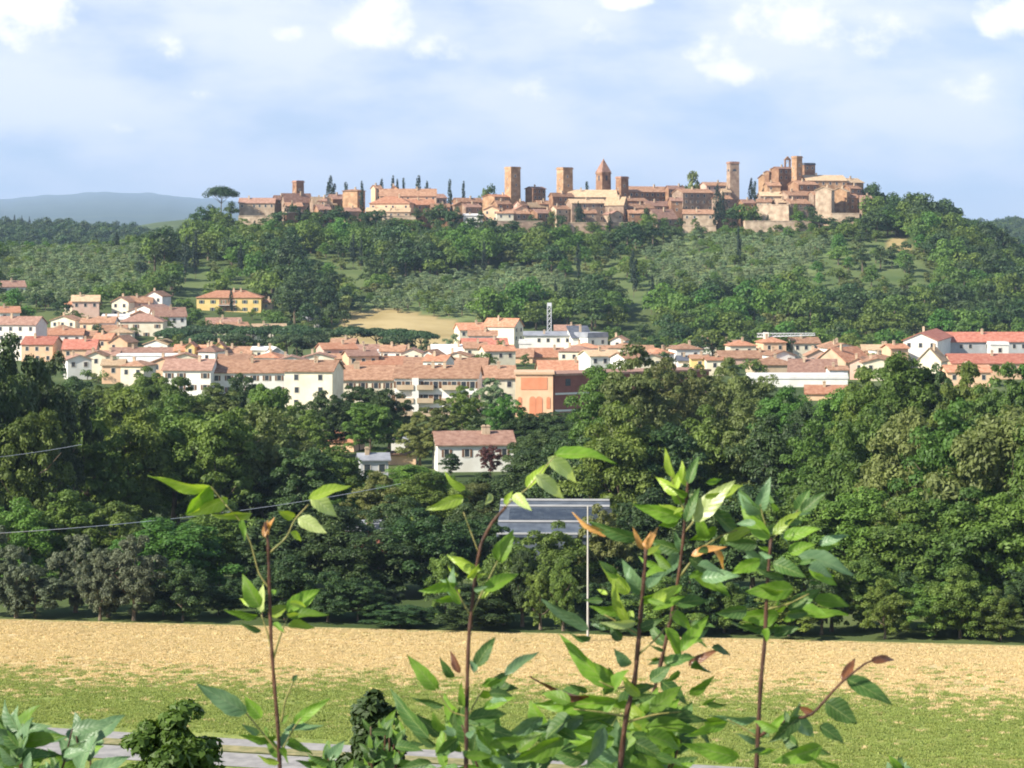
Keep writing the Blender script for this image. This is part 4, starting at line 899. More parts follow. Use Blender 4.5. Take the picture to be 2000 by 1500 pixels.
def pole(px, y0, D, r_, label, name='utility_pole', arm=True):
    x = Xw(px, D); g = ground(x, D); h = Zw(y0, D)-g; r = empty(name, (x, D, g)); b = MB(); b.tube([(0, 0, 0), (0, 0, h*.5), (0, 0, h)], [r_*1.3, r_, r_*.7], 9); b.build('shaft', M_conc, r)
    if arm:
        c = MB(); c.box(-.7, .7, -.06, .06, h-.5, h-.38); c.build('crossarm', M_metal, r)
        for sx in (-.6, 0, .6):
            c = MB(); c.lathe([(.06, h-.38), (.07, h-.3), (.03, h-.22), (.06, h-.15), (.02, h-.1)], 8, 0, (sx, 0)); c.build('insulator', WALL['white'], r)
    tag(r, label, 'pole'); return Vector((x, D, g+h))
pole(1148, 988, 262, .095, 'pale slender pole at the far edge of the field', arm=False)
def wire(p, q, sag, r_, label):
    pts = [p.lerp(q, i/24)-Vector((0, 0, sag*4*(i/24)*(1-i/24))) for i in range(25)]; b = MB(); b.tube(pts, [r_]*25, 6); o = b.build('overhead_wire', M_metal); tag(o, label, 'wire')
wire(W(-150, 1049, 258), W(868, 926, 362), 1.4, .036, 'long pale overhead wire rising right across the tree belt')
pole(868, 926, 362, .14, 'wooden pole behind the belt where the long wire ends', 'wire_pole')
wire(W(-150, 905, 280), W(160, 868, 300), .3, .034, 'short overhead wire in front of the dark trees at left')

# ---------------------------------------------------------------- trees of the belt
BELT = [ # px, ytop, width, D, leaf, shape
 # far row, in front of the houses
 (150, 742, 110, 560, 'dark', 'round'), (215, 752, 130, 540, 'mid', 'ragged'), (290, 728, 120, 600, 'mid', 'broad'), (350, 752, 120, 520, 'mid', 'broad'), (420, 760, 130, 500, 'olive', 'ragged'),
 (470, 738, 100, 560, 'dark', 'round'), (520, 752, 110, 520, 'mid', 'ragged'), (560, 785, 90, 480, 'mid', 'broad'), (640, 775, 110, 540, 'dark', 'broad'), (700, 752, 120, 560, 'dark', 'ragged'), (760, 770, 110, 540, 'dark', 'broad'), (722, 790, 110, 470, 'mid', 'ragged'),
 (600, 812, 100, 455, 'mid', 'ragged'), (820, 815, 100, 510, 'mid', 'ragged'), (862, 790, 90, 560, 'olive', 'tall'), (905, 765, 90, 580, 'mid', 'ragged'), (955, 745, 90, 600, 'grey', 'tall'), (990, 775, 80, 560, 'mid', 'tall'), (1030, 818, 100, 500, 'dark', 'broad'), (1090, 812, 110, 500, 'dark', 'round'),
 (1120, 830, 110, 450, 'dark', 'broad'), (1050, 850, 110, 430, 'dark', 'broad'),
 (1180, 745, 130, 440, 'mid', 'broad'), (1240, 715, 150, 430, 'mid', 'ragged'), (1300, 735, 120, 450, 'olive', 'broad'), (1360, 752, 120, 470, 'mid', 'ragged'), (1420, 712, 110, 480, 'olive', 'ragged'), (1470, 728, 110, 470, 'mid', 'broad'),
 (1530, 768, 120, 450, 'mid', 'broad'), (1590, 785, 110, 440, 'dark', 'ragged'), (1640, 765, 110, 440, 'mid', 'broad'), (1690, 735, 120, 430, 'mid', 'broad'), (1760, 692, 150, 420, 'mid', 'broad'), (1830, 720, 120, 420, 'dark', 'ragged'), (1890, 728, 130, 410, 'mid', 'broad'), (1960, 718, 150, 400, 'mid', 'ragged'), (2030, 700, 130, 400, 'mid', 'broad'),
 # middle row
 (20, 668, 190, 330, 'dark', 'broad'), (105, 690, 130, 340, 'dark', 'round'), (-40, 690, 180, 320, 'dark', 'broad'), (60, 790, 160, 318, 'mid', 'ragged'),
 (170, 800, 170, 350, 'mid', 'ragged'), (250, 775, 180, 360, 'mid', 'broad'), (340, 780, 190, 370, 'mid', 'broad'), (430, 790, 180, 360, 'mid', 'ragged'), (510, 790, 160, 370, 'mid', 'broad'), (590, 860, 150, 360, 'dark', 'ragged'), (560, 820, 130, 390, 'olive', 'ragged'),
 (660, 875, 140, 370, 'mid', 'ragged'), (740, 925, 130, 350, 'olive', 'ragged'), (800, 905, 110, 400, 'mid', 'broad'), (830, 930, 150, 350, 'mid', 'broad'), (900, 938, 120, 370, 'mid', 'broad'), (960, 925, 120, 385, 'dark', 'broad'), (1050, 880, 150, 370, 'dark', 'broad'), (1130, 850, 150, 350, 'dark', 'round'),
 (1210, 800, 190, 340, 'mid', 'broad'), (1300, 810, 180, 340, 'dark', 'ragged'), (1380, 800, 170, 350, 'mid', 'broad'), (1450, 790, 170, 350, 'olive', 'ragged'), (1520, 820, 170, 340, 'dark', 'broad'), (1600, 830, 170, 330, 'mid', 'ragged'), (1690, 800, 190, 320, 'mid', 'broad'),
 (1780, 800, 210, 310, 'mid', 'broad'), (1870, 790, 220, 300, 'mid', 'ragged'), (1970, 770, 240, 295, 'mid', 'broad'), (2060, 780, 200, 290, 'mid', 'broad'),
 # lower row near the field
 (30, 985, 150, 300, 'bright', 'round'), (120, 965, 180, 305, 'mid', 'ragged'), (215, 985, 150, 305, 'mid', 'round'), (330, 1010, 220, 296, 'bright', 'broad'), (430, 985, 160, 305, 'mid', 'broad'), (540, 1000, 180, 300, 'dark', 'ragged'), (640, 990, 190, 300, 'dark', 'broad'),
 (740, 1035, 170, 296, 'dark', 'round'), (830, 1000, 180, 298, 'dark', 'broad'), (930, 1000, 130, 302, 'dark', 'ragged'), (1005, 1052, 130, 288, 'mid', 'ragged'), (1080, 1024, 150, 286, 'mid', 'broad'), (1172, 992, 120, 288, 'mid', 'ragged'), (1190, 1040, 130, 290, 'dark', 'round'),
 (1270, 960, 170, 300, 'dark', 'broad'), (1370, 960, 190, 298, 'dark', 'ragged'), (1470, 950, 180, 298, 'dark', 'broad'), (1570, 960, 200, 294, 'mid', 'broad'), (1670, 950, 210, 290, 'bright', 'broad'), (1770, 980, 210, 284, 'mid', 'broad'), (1880, 960, 230, 282, 'mid', 'broad'), (1990, 940, 240, 280, 'mid', 'ragged')]
WDS = {'mid': 'mid green', 'dark': 'dark green', 'bright': 'bright green', 'olive': 'yellowish olive', 'grey': 'silvery green'}
SHW = {'broad': 'broad leafy', 'round': 'dense rounded', 'ragged': 'ragged open', 'tall': 'tall narrow'}
for (px, yt, wp, D, lf, shp) in BELT:
    if D > 500: D = D*.8+55; wp *= .9
    if D > 400: yt -= 8
    if D > 400 and 1150 < px < 1400: yt -= 26
    if lf == 'mid': lf = ['mid', 'bright', 'mid', 'olive', 'mid'][int(px*.37) % 5]
    low = D < 310 and yt > 930
    nm = 'broadleaf_tree'
    lab = autolabel(f'{SHW[shp]} {WDS[lf]} tree', px, yt+30)
    big_tree(px, yt, wp*1.12, D, lf, shp, nm, lab, 'tree', 'trees of the belt behind the field', cfrac=.97 if low else (.93 if D < 420 else .86))
ru = random.Random(21)
for i in range(26):
    px = 20+i*77+ru.uniform(-25, 25); D = ru.uniform(315, 400); yt = 470+(CH-ru.uniform(6, 9))/D*F
    if 860 < px < 1010 and D > 360: continue
    if 960 < px < 1250: D = ru.uniform(340, 400)
    lf = ru.choice(['dark', 'mid', 'dark', 'bright']); big_tree(px, yt, 120, D, lf, 'round', 'bush', autolabel(f'{WDS[lf]} understorey bush', px, yt+20), 'bush', 'understorey bushes inside the tree belt', cfrac=.98)
# shrubs along the field edge
k = 0
for i in range(44):
    px = -10+i*47+random.uniform(-18, 18)
    left = px < 300
    yb = 1212+px*.026; D = 268.5/(1+.175*(px-1000)/F)+random.uniform(1, 10)
    yt = (1105 if left else 1140)+random.choice([-75, -30, -10, 15])+random.uniform(-20, 20)+px*.012; lf = 'sage' if left else random.choice(['dark', 'dark', 'mid'])
    lab = autolabel({'sage': 'greyish upright bush', 'dark': 'low dark bush', 'mid': 'low green bush'}[lf]+' at the field edge', px, yb-30)
    big_tree(px, yt, random.uniform(60, 170), D, lf, 'tall' if left else 'ragged' if i % 2 else 'broad', 'bush', lab, 'bush', 'bushes along the field edge', cfrac=.98)
big_tree(958, 868, 44, 447, 'red', 'round', 'red_leaved_tree', 'small dark red leaved tree in front of the white farmhouse', 'tree')
big_tree(880, 885, 40, 446, 'dark', 'round', 'garden_bush', 'dark rounded bush at the left wall of the farmhouse', 'bush')

# ---------------------------------------------------------------- hill trees
def small_crown(n_cl, n, w, h, size, mat, shape='round', cr=(.16, .26), trunk=True, z0=.12, edge=.6, name='tree'):
    P, Nn = clump_crown(n_cl, n, size, shape=shape, cr=cr, edge=edge); P = P*np.array([w, w, h*(1-z0)])+np.array([0, 0, h*z0]); V = cards(P, Nn, size, aspect=.7)
    b = MB(); b.tube([(0, 0, -1), (0, 0, h*.35), (0, 0, h*.7)], [w*.04, w*.03, w*.012], 6); return mesh_from(name, V, mat, (b.v, b.f), M_bark)
HT = {k: [small_crown(14, 1000, 8.5, 8, .75, LEAF[k], 'round' if i else 'egg') for i in range(2)] for k in ('mid', 'dark', 'bright')}
HT['olive'] = [small_crown(9, 560, 5.2, 4.2, .5, LEAF['grey'], 'round', z0=.2) for i in range(2)]
HT['scrub'] = [small_crown(10, 600, 7, 4.5, .7, LEAF['olive'], 'round', z0=.02)]
HT['cypress'] = [small_crown(26, 1500, 3.4, 14, .55, LEAF['cypress'], 'poplar', cr=(.14, .24), z0=.03), small_crown(26, 1500, 3.2, 13, .5, LEAF['cypress'], 'cone', cr=(.14, .22), z0=.03)]
HT['conifer'] = [small_crown(40, 2200, 9, 16, .6, LEAF['cypress'], 'cone', cr=(.12, .2), z0=.04)]
def pine_mesh(w, h):
    b = MB(); b.tube([(0, 0, -1), (.2, 0, h*.4), (-.1, .1, h*.72)], [.32, .25, .16], 7)
    for k in range(7):
        a = k*.9+.3; b.tube([(-.05, .05, h*.55), (math.cos(a)*w*.2, math.sin(a)*w*.2, h*.7), (math.cos(a)*w*.36, math.sin(a)*w*.36, h*.82)], [.14, .1, .05], 5)
    P = []; Nn = []
    for k in range(80):
        r = w*.42*math.sqrt(rng.random()); a = rng.random()*6.28; zc = h*(.72+.16*(1-(r/(w*.45))**2)+.06*rng.random())
        d = rng.normal(size=(75, 3)); d /= np.linalg.norm(d, axis=1)[:, None]
        P.append(np.array([r*math.cos(a), r*math.sin(a), zc])+d*np.array([w*.11, w*.11, h*.07])); Nn.append(d+np.array([0, 0, .5]))
    P = np.vstack(P); Nn = np.vstack(Nn); V = cards(P, Nn, .6, aspect=.6); return V, b
def pine(px, ytop, wpx, D, label, group=None):
    x = Xw(px, D); g = ground(x, D); h = Zw(ytop, D)-g; w = wpx*D/F; V, b = pine_mesh(w, h)
    r = empty('umbrella_pine', (x, D, g), px); obj('crown', mesh_from('crown', V, LEAF['pine']), r); b.build('trunk', M_bark, r); USED.add(label); tag(r, label, 'pine tree', group)
pine(432, 362, 72, 1290, 'umbrella pine with bare trunk standing at the old town left edge')
for i, (px, yt, wp, D) in enumerate([(340, 640, 70, 900), (385, 634, 80, 905), (435, 632, 80, 900), (485, 636, 70, 890), (530, 634, 78, 895), (580, 634, 90, 885), (630, 640, 70, 900), (686, 636, 70, 895), (735, 640, 60, 900), (780, 640, 76, 890), (822, 646, 66, 885), (560, 652, 70, 860), (610, 655, 60, 862), (770, 655, 56, 870), (400, 650, 70, 870), (455, 650, 70, 868)]):
    pine(px, yt, wp*1.1, D, autolabel('umbrella pine of the town grove', px, yt+15), 'umbrella pines in the town grove')
def simple_tree(kind, px, ytop, D, wpx, name, label, cat='tree', group=None, hmin=3, g=None):
    x = Xw(px, D); gz = ground(x, D); h = Zw(ytop, D)-gz; me = HT[kind][int(px) % len(HT[kind])]
    zz = max(v.co.z for v in me.vertices) if 'zz' not in me else me['zz']; me['zz'] = zz
    ww = me['ww'] if 'ww' in me else 2*max(v.co.x for v in me.vertices); me['ww'] = ww
    o = obj(name, me, None, (x, D, gz)); o.rotation_euler = (0, 0, px % 6.28); w = wpx*D/F; o.scale = (w/ww, w/ww, h/zz); tag(o, label, cat, group); return o
CG = 'cypresses on the hill'
for (px, yt, D, wp) in [(648, 342, 1335, 20), (675, 354, 1335, 13), (707, 352, 1290, 10), (744, 347, 1345, 13), (767, 341, 1350, 11), (777, 348, 1350, 12), (787, 346, 1352, 12), (817, 341, 1345, 16), (836, 352, 1340, 14), (879, 348, 1340, 11), (905, 352, 1338, 10),
                        (1145, 353, 1340, 14), (1402, 357, 1296, 14), (1412, 372, 1292, 14), (1466, 345, 1322, 12), (1475, 352, 1320, 12), (1691, 365, 1310, 13), (1128, 392, 1276, 10), (1135, 398, 1274, 9), (1190, 415, 1272, 9), (1398, 392, 1276, 12),
                        (362, 458, 1120, 15), (382, 448, 1125, 14), (1238, 488, 1110, 17), (1272, 535, 1070, 13), (228, 452, 1240, 11), (1130, 470, 1150, 11), (945, 470, 1160, 10), (1443, 440, 1180, 12), (470, 470, 1130, 11), (690, 455, 1170, 12), (705, 462, 1168, 10), (452, 562, 1045, 9), (1085, 545, 1110, 8), (570, 395, 1280, 11), (585, 405, 1278, 10), (600, 402, 1279, 10), (560, 400, 1282, 9), (636, 408, 1275, 12), (1500, 418, 1274, 8), (345, 520, 1120, 9), (497, 430, 1262, 8)]:
    wp *= 1.35
    simple_tree('cypress', px, yt, D, wp, 'cypress', autolabel('slim dark cypress', px, yt+12), 'cypress', CG)
simple_tree('conifer', 274, 495, 1120, 38, 'conifer', 'broad dark pyramidal conifer standing on the left slope', 'conifer')
for (px, yt, wp, D, kd) in [(390, 402, 44, 1275, 'dark'), (410, 398, 40, 1285, 'dark'), (960, 358, 44, 1345, 'dark'), (945, 366, 30, 1340, 'mid'), (1357, 332, 44, 1345, 'scrub'), (1780, 378, 60, 1295, 'mid'), (1705, 386, 30, 1300, 'dark'), (1266, 416, 46, 1272, 'mid'), (1600, 418, 46, 1272, 'dark'), (1622, 424, 40, 1272, 'dark'),
                            (1735, 392, 40, 1300, 'dark'), (1660, 422, 50, 1275, 'dark'), (1640, 432, 50, 1262, 'bright'), (1690, 420, 44, 1280, 'dark'), (1720, 405, 40, 1285, 'dark'), (1755, 398, 40, 1300, 'dark'), (1820, 405, 50, 1290, 'dark'), (1450, 396, 50, 1284, 'mid'), (1430, 404, 40, 1282, 'dark'), (1470, 400, 40, 1283, 'mid'), (1560, 412, 30, 1276, 'bright'), (1357, 425, 24, 1274, 'mid'),
                            (860, 396, 60, 1278, 'dark'), (845, 405, 50, 1274, 'dark'), (875, 408, 44, 1272, 'dark'), (735, 408, 44, 1272, 'dark'), (715, 412, 44, 1272, 'dark'), (660, 400, 44, 1276, 'dark'), (648, 408, 50, 1272, 'dark'), (545, 412, 50, 1275, 'dark'), (620, 412, 44, 1272, 'mid'), (690, 420, 40, 1270, 'dark'),
                            (780, 425, 50, 1266, 'bright'), (810, 428, 44, 1268, 'bright'), (1000, 430, 50, 1268, 'dark'), (1060, 432, 50, 1268, 'dark'), (1095, 418, 34, 1272, 'dark'), (1160, 432, 50, 1268, 'mid'), (920, 425, 60, 1270, 'dark'), (960, 432, 50, 1266, 'mid'), (1310, 440, 40, 1266, 'dark'), (1215, 440, 34, 1268, 'dark'), (440, 415, 50, 1270, 'mid'), (475, 425, 40, 1268, 'mid'), (520, 424, 44, 1268, 'dark'), (452, 392, 34, 1286, 'dark'), (418, 404, 34, 1282, 'mid'), (575, 398, 24, 1279, 'dark'), (598, 408, 30, 1278, 'dark'), (675, 410, 30, 1278, 'dark'), (812, 404, 28, 1278, 'dark'), (892, 402, 26, 1280, 'dark'), (938, 410, 24, 1280, 'dark'), (1040, 418, 28, 1278, 'dark'), (1078, 410, 22, 1280, 'mid'), (1133, 404, 24, 1278, 'dark'), (1262, 404, 26, 1278, 'dark'), (1298, 424, 28, 1276, 'mid'), (1328, 424, 24, 1278, 'dark'), (1556, 396, 22, 1282, 'mid'), (1585, 400, 30, 1280, 'dark')]:
    simple_tree(kd, px, yt, D, wp, 'broadleaf_tree', autolabel({'dark': 'dark round tree', 'mid': 'green round tree', 'bright': 'bright green tree', 'scrub': 'wispy thin crowned tree'}[kd], px, yt+12), 'tree', 'trees around the old town')
# town trees between the houses
for (px, yt, wp, D, kd) in [(205, 700, 26, 815, 'dark'), (150, 605, 30, 985, 'mid'), (330, 585, 34, 1040, 'dark'), (370, 612, 40, 1010, 'dark'), (428, 598, 24, 1035, 'mid'), (492, 602, 22, 1035, 'mid'), (545, 600, 50, 1030, 'dark'), (980, 662, 24, 885, 'mid'), (1150, 690, 20, 835, 'dark'), (1025, 690, 30, 830, 'mid'), (930, 690, 26, 830, 'mid'),
                            (1290, 655, 50, 950, 'mid'), (1340, 660, 50, 940, 'mid'), (1370, 655, 50, 945, 'dark'), (1250, 660, 40, 940, 'dark'), (1430, 660, 60, 935, 'mid'), (1700, 650, 50, 930, 'mid'), (1640, 655, 60, 930, 'mid'), (1560, 660, 60, 930, 'dark'), (1770, 640, 50, 930, 'dark'), (60, 600, 40, 1000, 'mid'), (20, 600, 36, 1010, 'mid'), (90, 590, 36, 1020, 'bright'), (880, 650, 30, 945, 'olive'), (340, 640, 30, 955, 'mid')]:
    simple_tree(kd, px, yt, D, wp, 'broadleaf_tree', autolabel({'dark': 'dark tree in the town', 'mid': 'green tree in the town', 'bright': 'bright tree in the town', 'olive': 'greyish olive tree in the town'}[kd], px, yt+12), 'tree', 'trees between the town houses')

for (px, yt, wp, D, kd) in [(350, 650, 44, 880, 'mid'), (390, 652, 50, 882, 'dark'), (430, 650, 46, 880, 'mid'), (470, 652, 50, 878, 'mid'), (510, 650, 46, 875, 'dark'), (550, 650, 50, 872, 'mid'), (590, 654, 46, 868, 'dark'), (625, 660, 36, 868, 'dark'), (800, 658, 40, 872, 'dark'), (832, 660, 34, 868, 'dark'), (850, 668, 30, 862, 'dark'), (755, 664, 26, 872, 'dark')]:
    simple_tree(kd, px, yt, D, wp, 'broadleaf_tree', autolabel({'dark': 'dark tree beneath the umbrella pines', 'mid': 'green tree beneath the umbrella pines'}[kd], px, yt+12), 'tree', 'trees beneath the umbrella pines')
rt = random.Random(5); TOWNFILL = []
for (xa, xb, Da, Db, n, hh) in [(1240, 1790, 885, 960, 46, 9), (0, 120, 960, 1040, 12, 7), (320, 400, 985, 1050, 9, 6), (520, 680, 960, 1030, 16, 7), (1120, 1260, 940, 990, 9, 7), (170, 330, 930, 1040, 10, 5), (120, 240, 735, 790, 7, 5), (1700, 1800, 800, 880, 6, 7), (1180, 1480, 760, 800, 8, 6), (640, 860, 830, 870, 7, 5), (860, 960, 820, 900, 6, 5)]:
    for i in range(n):
        px = xa+(xb-xa)*(i+rt.random())/n; D = rt.uniform(Da, Db); g0 = ground(Xw(px, D), D); hgt = hh*rt.uniform(.6, 1.15); yt = 470+(CH-g0-hgt)/D*F; kd = rt.choice(['mid', 'dark', 'dark', 'mid', 'bright', 'scrub'])
        sc_ = hgt/8.0; TOWNFILL.append((kd, (Xw(px, D), D, g0-.2, sc_*rt.uniform(.8, 1.1), 1.0, px, yt)))
# woods covering the slopes
pts = {'mid': [], 'dark': [], 'bright': [], 'olive': [], 'scrub': [], 'cypress': []}
def patch(x, y): return vnoise(x+200, y, 38)+.6*vnoise(x, y+90, 17)
KEEP = [(362, 1120), (382, 1125), (1238, 1110), (1272, 1070), (1130, 1150), (945, 1160), (1443, 1180), (470, 1130), (690, 1170), (705, 1168), (274, 1120)]
def try_tree(px, D):
    for kx, kd in KEEP:
        if abs(px-kx) < (26 if kx == 274 else 17) and kd-110 < D < kd+4: return
    x = Xw(px, D); z = ground(x, D); zn = zone(x, D, z); py = 470+(CH-z)/D*F
    if zn in (1, 2): return
    if zn == 3 and random.random() < .42: return
    if D < 1075 and 360 < px < 545: return
    if D < 1060 and px < 380: 
        if py > 600: return
    if D < 1030 and (900 < px < 1240): return
    p = patch(x, D)+(.3 if px < 900 else 0)
    k = 'dark' if p > .45 else ('mid' if p > -.5 else ('bright' if p > -1.0 else 'scrub'))
    if random.random() < .18: k = random.choice(['mid', 'dark', 'scrub'])
    if px < 330 and D > 1290 and D < 1500: return
    if D > 1500: k = 'dark' if random.random() < .75 else 'mid'
    s = random.uniform(1.0, 1.75)*(.42 if px < 370 and 1190 < D < 1500 else 1)
    if zn == 3: s *= .62; k = 'scrub' if random.random() < .3 else ('bright' if random.random() < .35 else k)
    if 1215 < D < 1360:
        if 370 < px < 1700: s *= max(.35, 1-(D-1215)/75)
    if 1275 < D < 1420 and 440 < px < 1700: return
    if D > 1500: s *= 1.25
    pts[k].append((x, D, z-.3, s, random.uniform(.85, 1.2), px, py))
nD = 0
D = 1000.0
while D < 1345:
    step = 9.0/D*F; px = -60+random.uniform(0, step)
    while px < 2080:
        Dj = D+random.uniform(-3, 3)
        lo = 965 if px > 1240 else 1015 if px > 540 else (1075 if px > 330 else 1040)
        if Dj > lo: try_tree(px+random.uniform(-8, 8), Dj)
        px += step*random.uniform(.75, 1.25)
    D += 8.0
for Dr in (1900, 2100, 2250, 2350, 2430, 2500, 2560, 2620, 2670, 2710):
    for i in range(90): try_tree(-60+i*5+random.uniform(-4, 4), Dr+random.uniform(-20, 20))
for Dr in (1750, 1900, 2080, 2260, 2450, 2650, 2850, 3000, 3100, 3200, 3260, 3310, 3350):
    for i in range(60): try_tree(1800+i*5+random.uniform(-4, 4), Dr+random.uniform(-30, 30))
# olive groves in rows
for P in OLIVE:
    D = 1000.0
    while D < 1330:
        x = Xw(-60, D)
        while x < Xw(2060, D):
            xx = x+random.uniform(-1, 1); yy = D+random.uniform(-1, 1); z = ground(xx, yy); px = 1000+xx/yy*F; py = 470+(CH-z)/yy*F
            if inpoly(px, py, P) and random.random() < .85 and py < 600+20*(px > 600):
                pts['olive' if random.random() < .8 else 'mid'].append((xx, yy, z-.1, random.uniform(.55, .75) if False else random.uniform(.85, 1.25), 1, px, py))
            x += 6.6
        D += 6.6
pts['mid'] = [p if zone(p[0], p[1], p[2]+.3) != 1 else (*p[:3], p[3]*.6, *p[4:]) for p in pts['mid']]
def skyline_cyp():
    for (px, yt, D, wp) in [(5, 432, 2690, 7), (28, 418, 2700, 8), (42, 420, 2690, 7), (58, 422, 2700, 7), (82, 424, 2700, 8), (14, 430, 2680, 7), (100, 436, 2670, 8), (142, 450, 2600, 9), (160, 455, 2590, 8), (238, 455, 2600, 9), (275, 462, 2580, 8)]:
        simple_tree('cypress', px, yt, D, wp, 'cypress', autolabel('distant dark cypress on the left ridge', px, yt), 'cypress', 'distant cypresses on the left ridge')
skyline_cyp()
def scatter(name, P, src, label, cat, idx=None):
    me = bpy.data.meshes.new(name); me.vertices.add(len(P)); me.vertices.foreach_set('co', np.array([p[:3] for p in P], float).ravel())
    a = me.attributes.new('scl', 'FLOAT_VECTOR', 'POINT'); a.data.foreach_set('vector', np.array([(p[3], p[3], p[3]*p[4]) for p in P], float).ravel())
    a = me.attributes.new('rot', 'FLOAT_VECTOR', 'POINT'); a.data.foreach_set('vector', np.array([(0, 0, (i*2.399) % 6.28) for i in range(len(P))], float).ravel())
    o = obj(name, me); ng = bpy.data.node_groups.new(name, 'GeometryNodeTree'); ng.interface.new_socket('Geometry', in_out='INPUT', socket_type='NodeSocketGeometry'); ng.interface.new_socket('Geometry', in_out='OUTPUT', socket_type='NodeSocketGeometry')
    N = ng.nodes; L = ng.links; gi = N.new('NodeGroupInput'); go = N.new('NodeGroupOutput'); ip = N.new('GeometryNodeInstanceOnPoints'); oi = N.new('GeometryNodeObjectInfo'); oi.inputs['Object'].default_value = src if idx is None else src[0]
    L.new(gi.outputs[0], ip.inputs['Points'])
    if idx is None: L.new(oi.outputs['Geometry'], ip.inputs['Instance'])
    else:
        a = me.attributes.new('pick', 'INT', 'POINT'); a.data.foreach_set('value', np.array(idx, np.int32)); jg = N.new('GeometryNodeJoinGeometry')
        for q in reversed(src):
            oq = N.new('GeometryNodeObjectInfo'); oq.inputs['Object'].default_value = q; oq.inputs['As Instance'].default_value = True; L.new(oq.outputs['Geometry'], jg.inputs[0])
        L.new(jg.outputs[0], ip.inputs['Instance']); ip.inputs['Pick Instance'].default_value = True
        at = N.new('GeometryNodeInputNamedAttribute'); at.data_type = 'INT'; at.inputs['Name'].default_value = 'pick'; L.new(at.outputs[0], ip.inputs['Instance Index'])
    for nm, ty, sk in (('scl', 'FLOAT_VECTOR', 'Scale'), ('rot', 'FLOAT_VECTOR', 'Rotation')):
        at = N.new('GeometryNodeInputNamedAttribute'); at.data_type = ty; at.inputs['Name'].default_value = nm; L.new(at.outputs[0], ip.inputs[sk])
    L.new(ip.outputs[0], go.inputs[0]); md = o.modifiers.new('scatter', 'NODES'); md.node_group = ng; tag(o, label, cat, kind='stuff'); return o
allt = [(k, p) for k in ('mid', 'dark', 'bright', 'scrub') for p in pts[k]]
def vis(p): return p[3]/p[1]*(1 if 0 < p[5] < 2000 else 0)
allt.sort(key=lambda t: -vis(t[1])); ind = allt[:85]; rest = allt[85:]
for kk in ('dark', 'bright', 'scrub'):
    q = next((t for t in rest if t[0] == kk and 100 < t[1][5] < 1900 and t[1][1] < 1300), None)
    if q: ind.append(q); rest.remove(q)
oo = sorted(pts['olive'], key=lambda p: -vis(p)); ind_o = oo[:230]; rest_o = oo[230:]
NM = {'mid': ('broadleaf_tree', 'green rounded tree'), 'dark': ('broadleaf_tree', 'dark green tree'), 'bright': ('broadleaf_tree', 'light green tree'), 'scrub': ('scrub_bush', 'low olive green scrub bush'), 'olive': ('olive_tree', 'small silvery olive tree')}
SRC = {}
def zone_name(px, py):
    z = ['left slope', 'slope below the umbrella pine', 'slope below the broad palace', 'slope below the tall towers', 'slope below the church spire', 'slope below the castle', 'right shoulder of the hill'][min(int(px/286), 6)]
    return ('upper ' if py < 510 else ('middle ' if py < 580 else 'lower '))+z
for k, p in ind+[('olive', q) for q in ind_o]:
    me = HT[k][int(p[5]) % len(HT[k])]; nm, ds = NM[k]; o = obj(nm, me, None, p[:3]); o.scale = (p[3], p[3], p[3]*p[4]); o.rotation_euler = (0, 0, p[5] % 6.28)
    ds = ('larger ' if p[3] > 1.45 else '')+ds; lab = autolabel(ds+(' among many' if k == 'olive' else ''), p[5], p[6]-12, unique=(k != 'olive')); tag(o, lab, 'bush' if k == 'scrub' else ('olive tree' if k == 'olive' else 'tree'), lab.replace(' among many', 's') if k == 'olive' else 'single trees standing out on the hillside'); SRC.setdefault((k, int(p[5]) % len(HT[k])), o)
keys = [k for k in ('mid', 'dark', 'bright', 'scrub') if any(kk[0] == k for kk in SRC)]
srcs = [SRC.get((k, 0)) or SRC.get((k, 1)) for k in keys]; inv = {k: i for i, k in enumerate(keys)}
rest += TOWNFILL
scatter('woodland', [p for k, p in rest], srcs, 'mixed green woodland massed over the hill slopes and the far ridges', 'woodland', [inv.get(k, 0) for k, p in rest])
if rest_o: scatter('olive_grove', rest_o, SRC[('olive', 0)] if ('olive', 0) in SRC else SRC[('olive', 1)], 'silvery olive grove in rows on the hill slopes', 'olive grove')

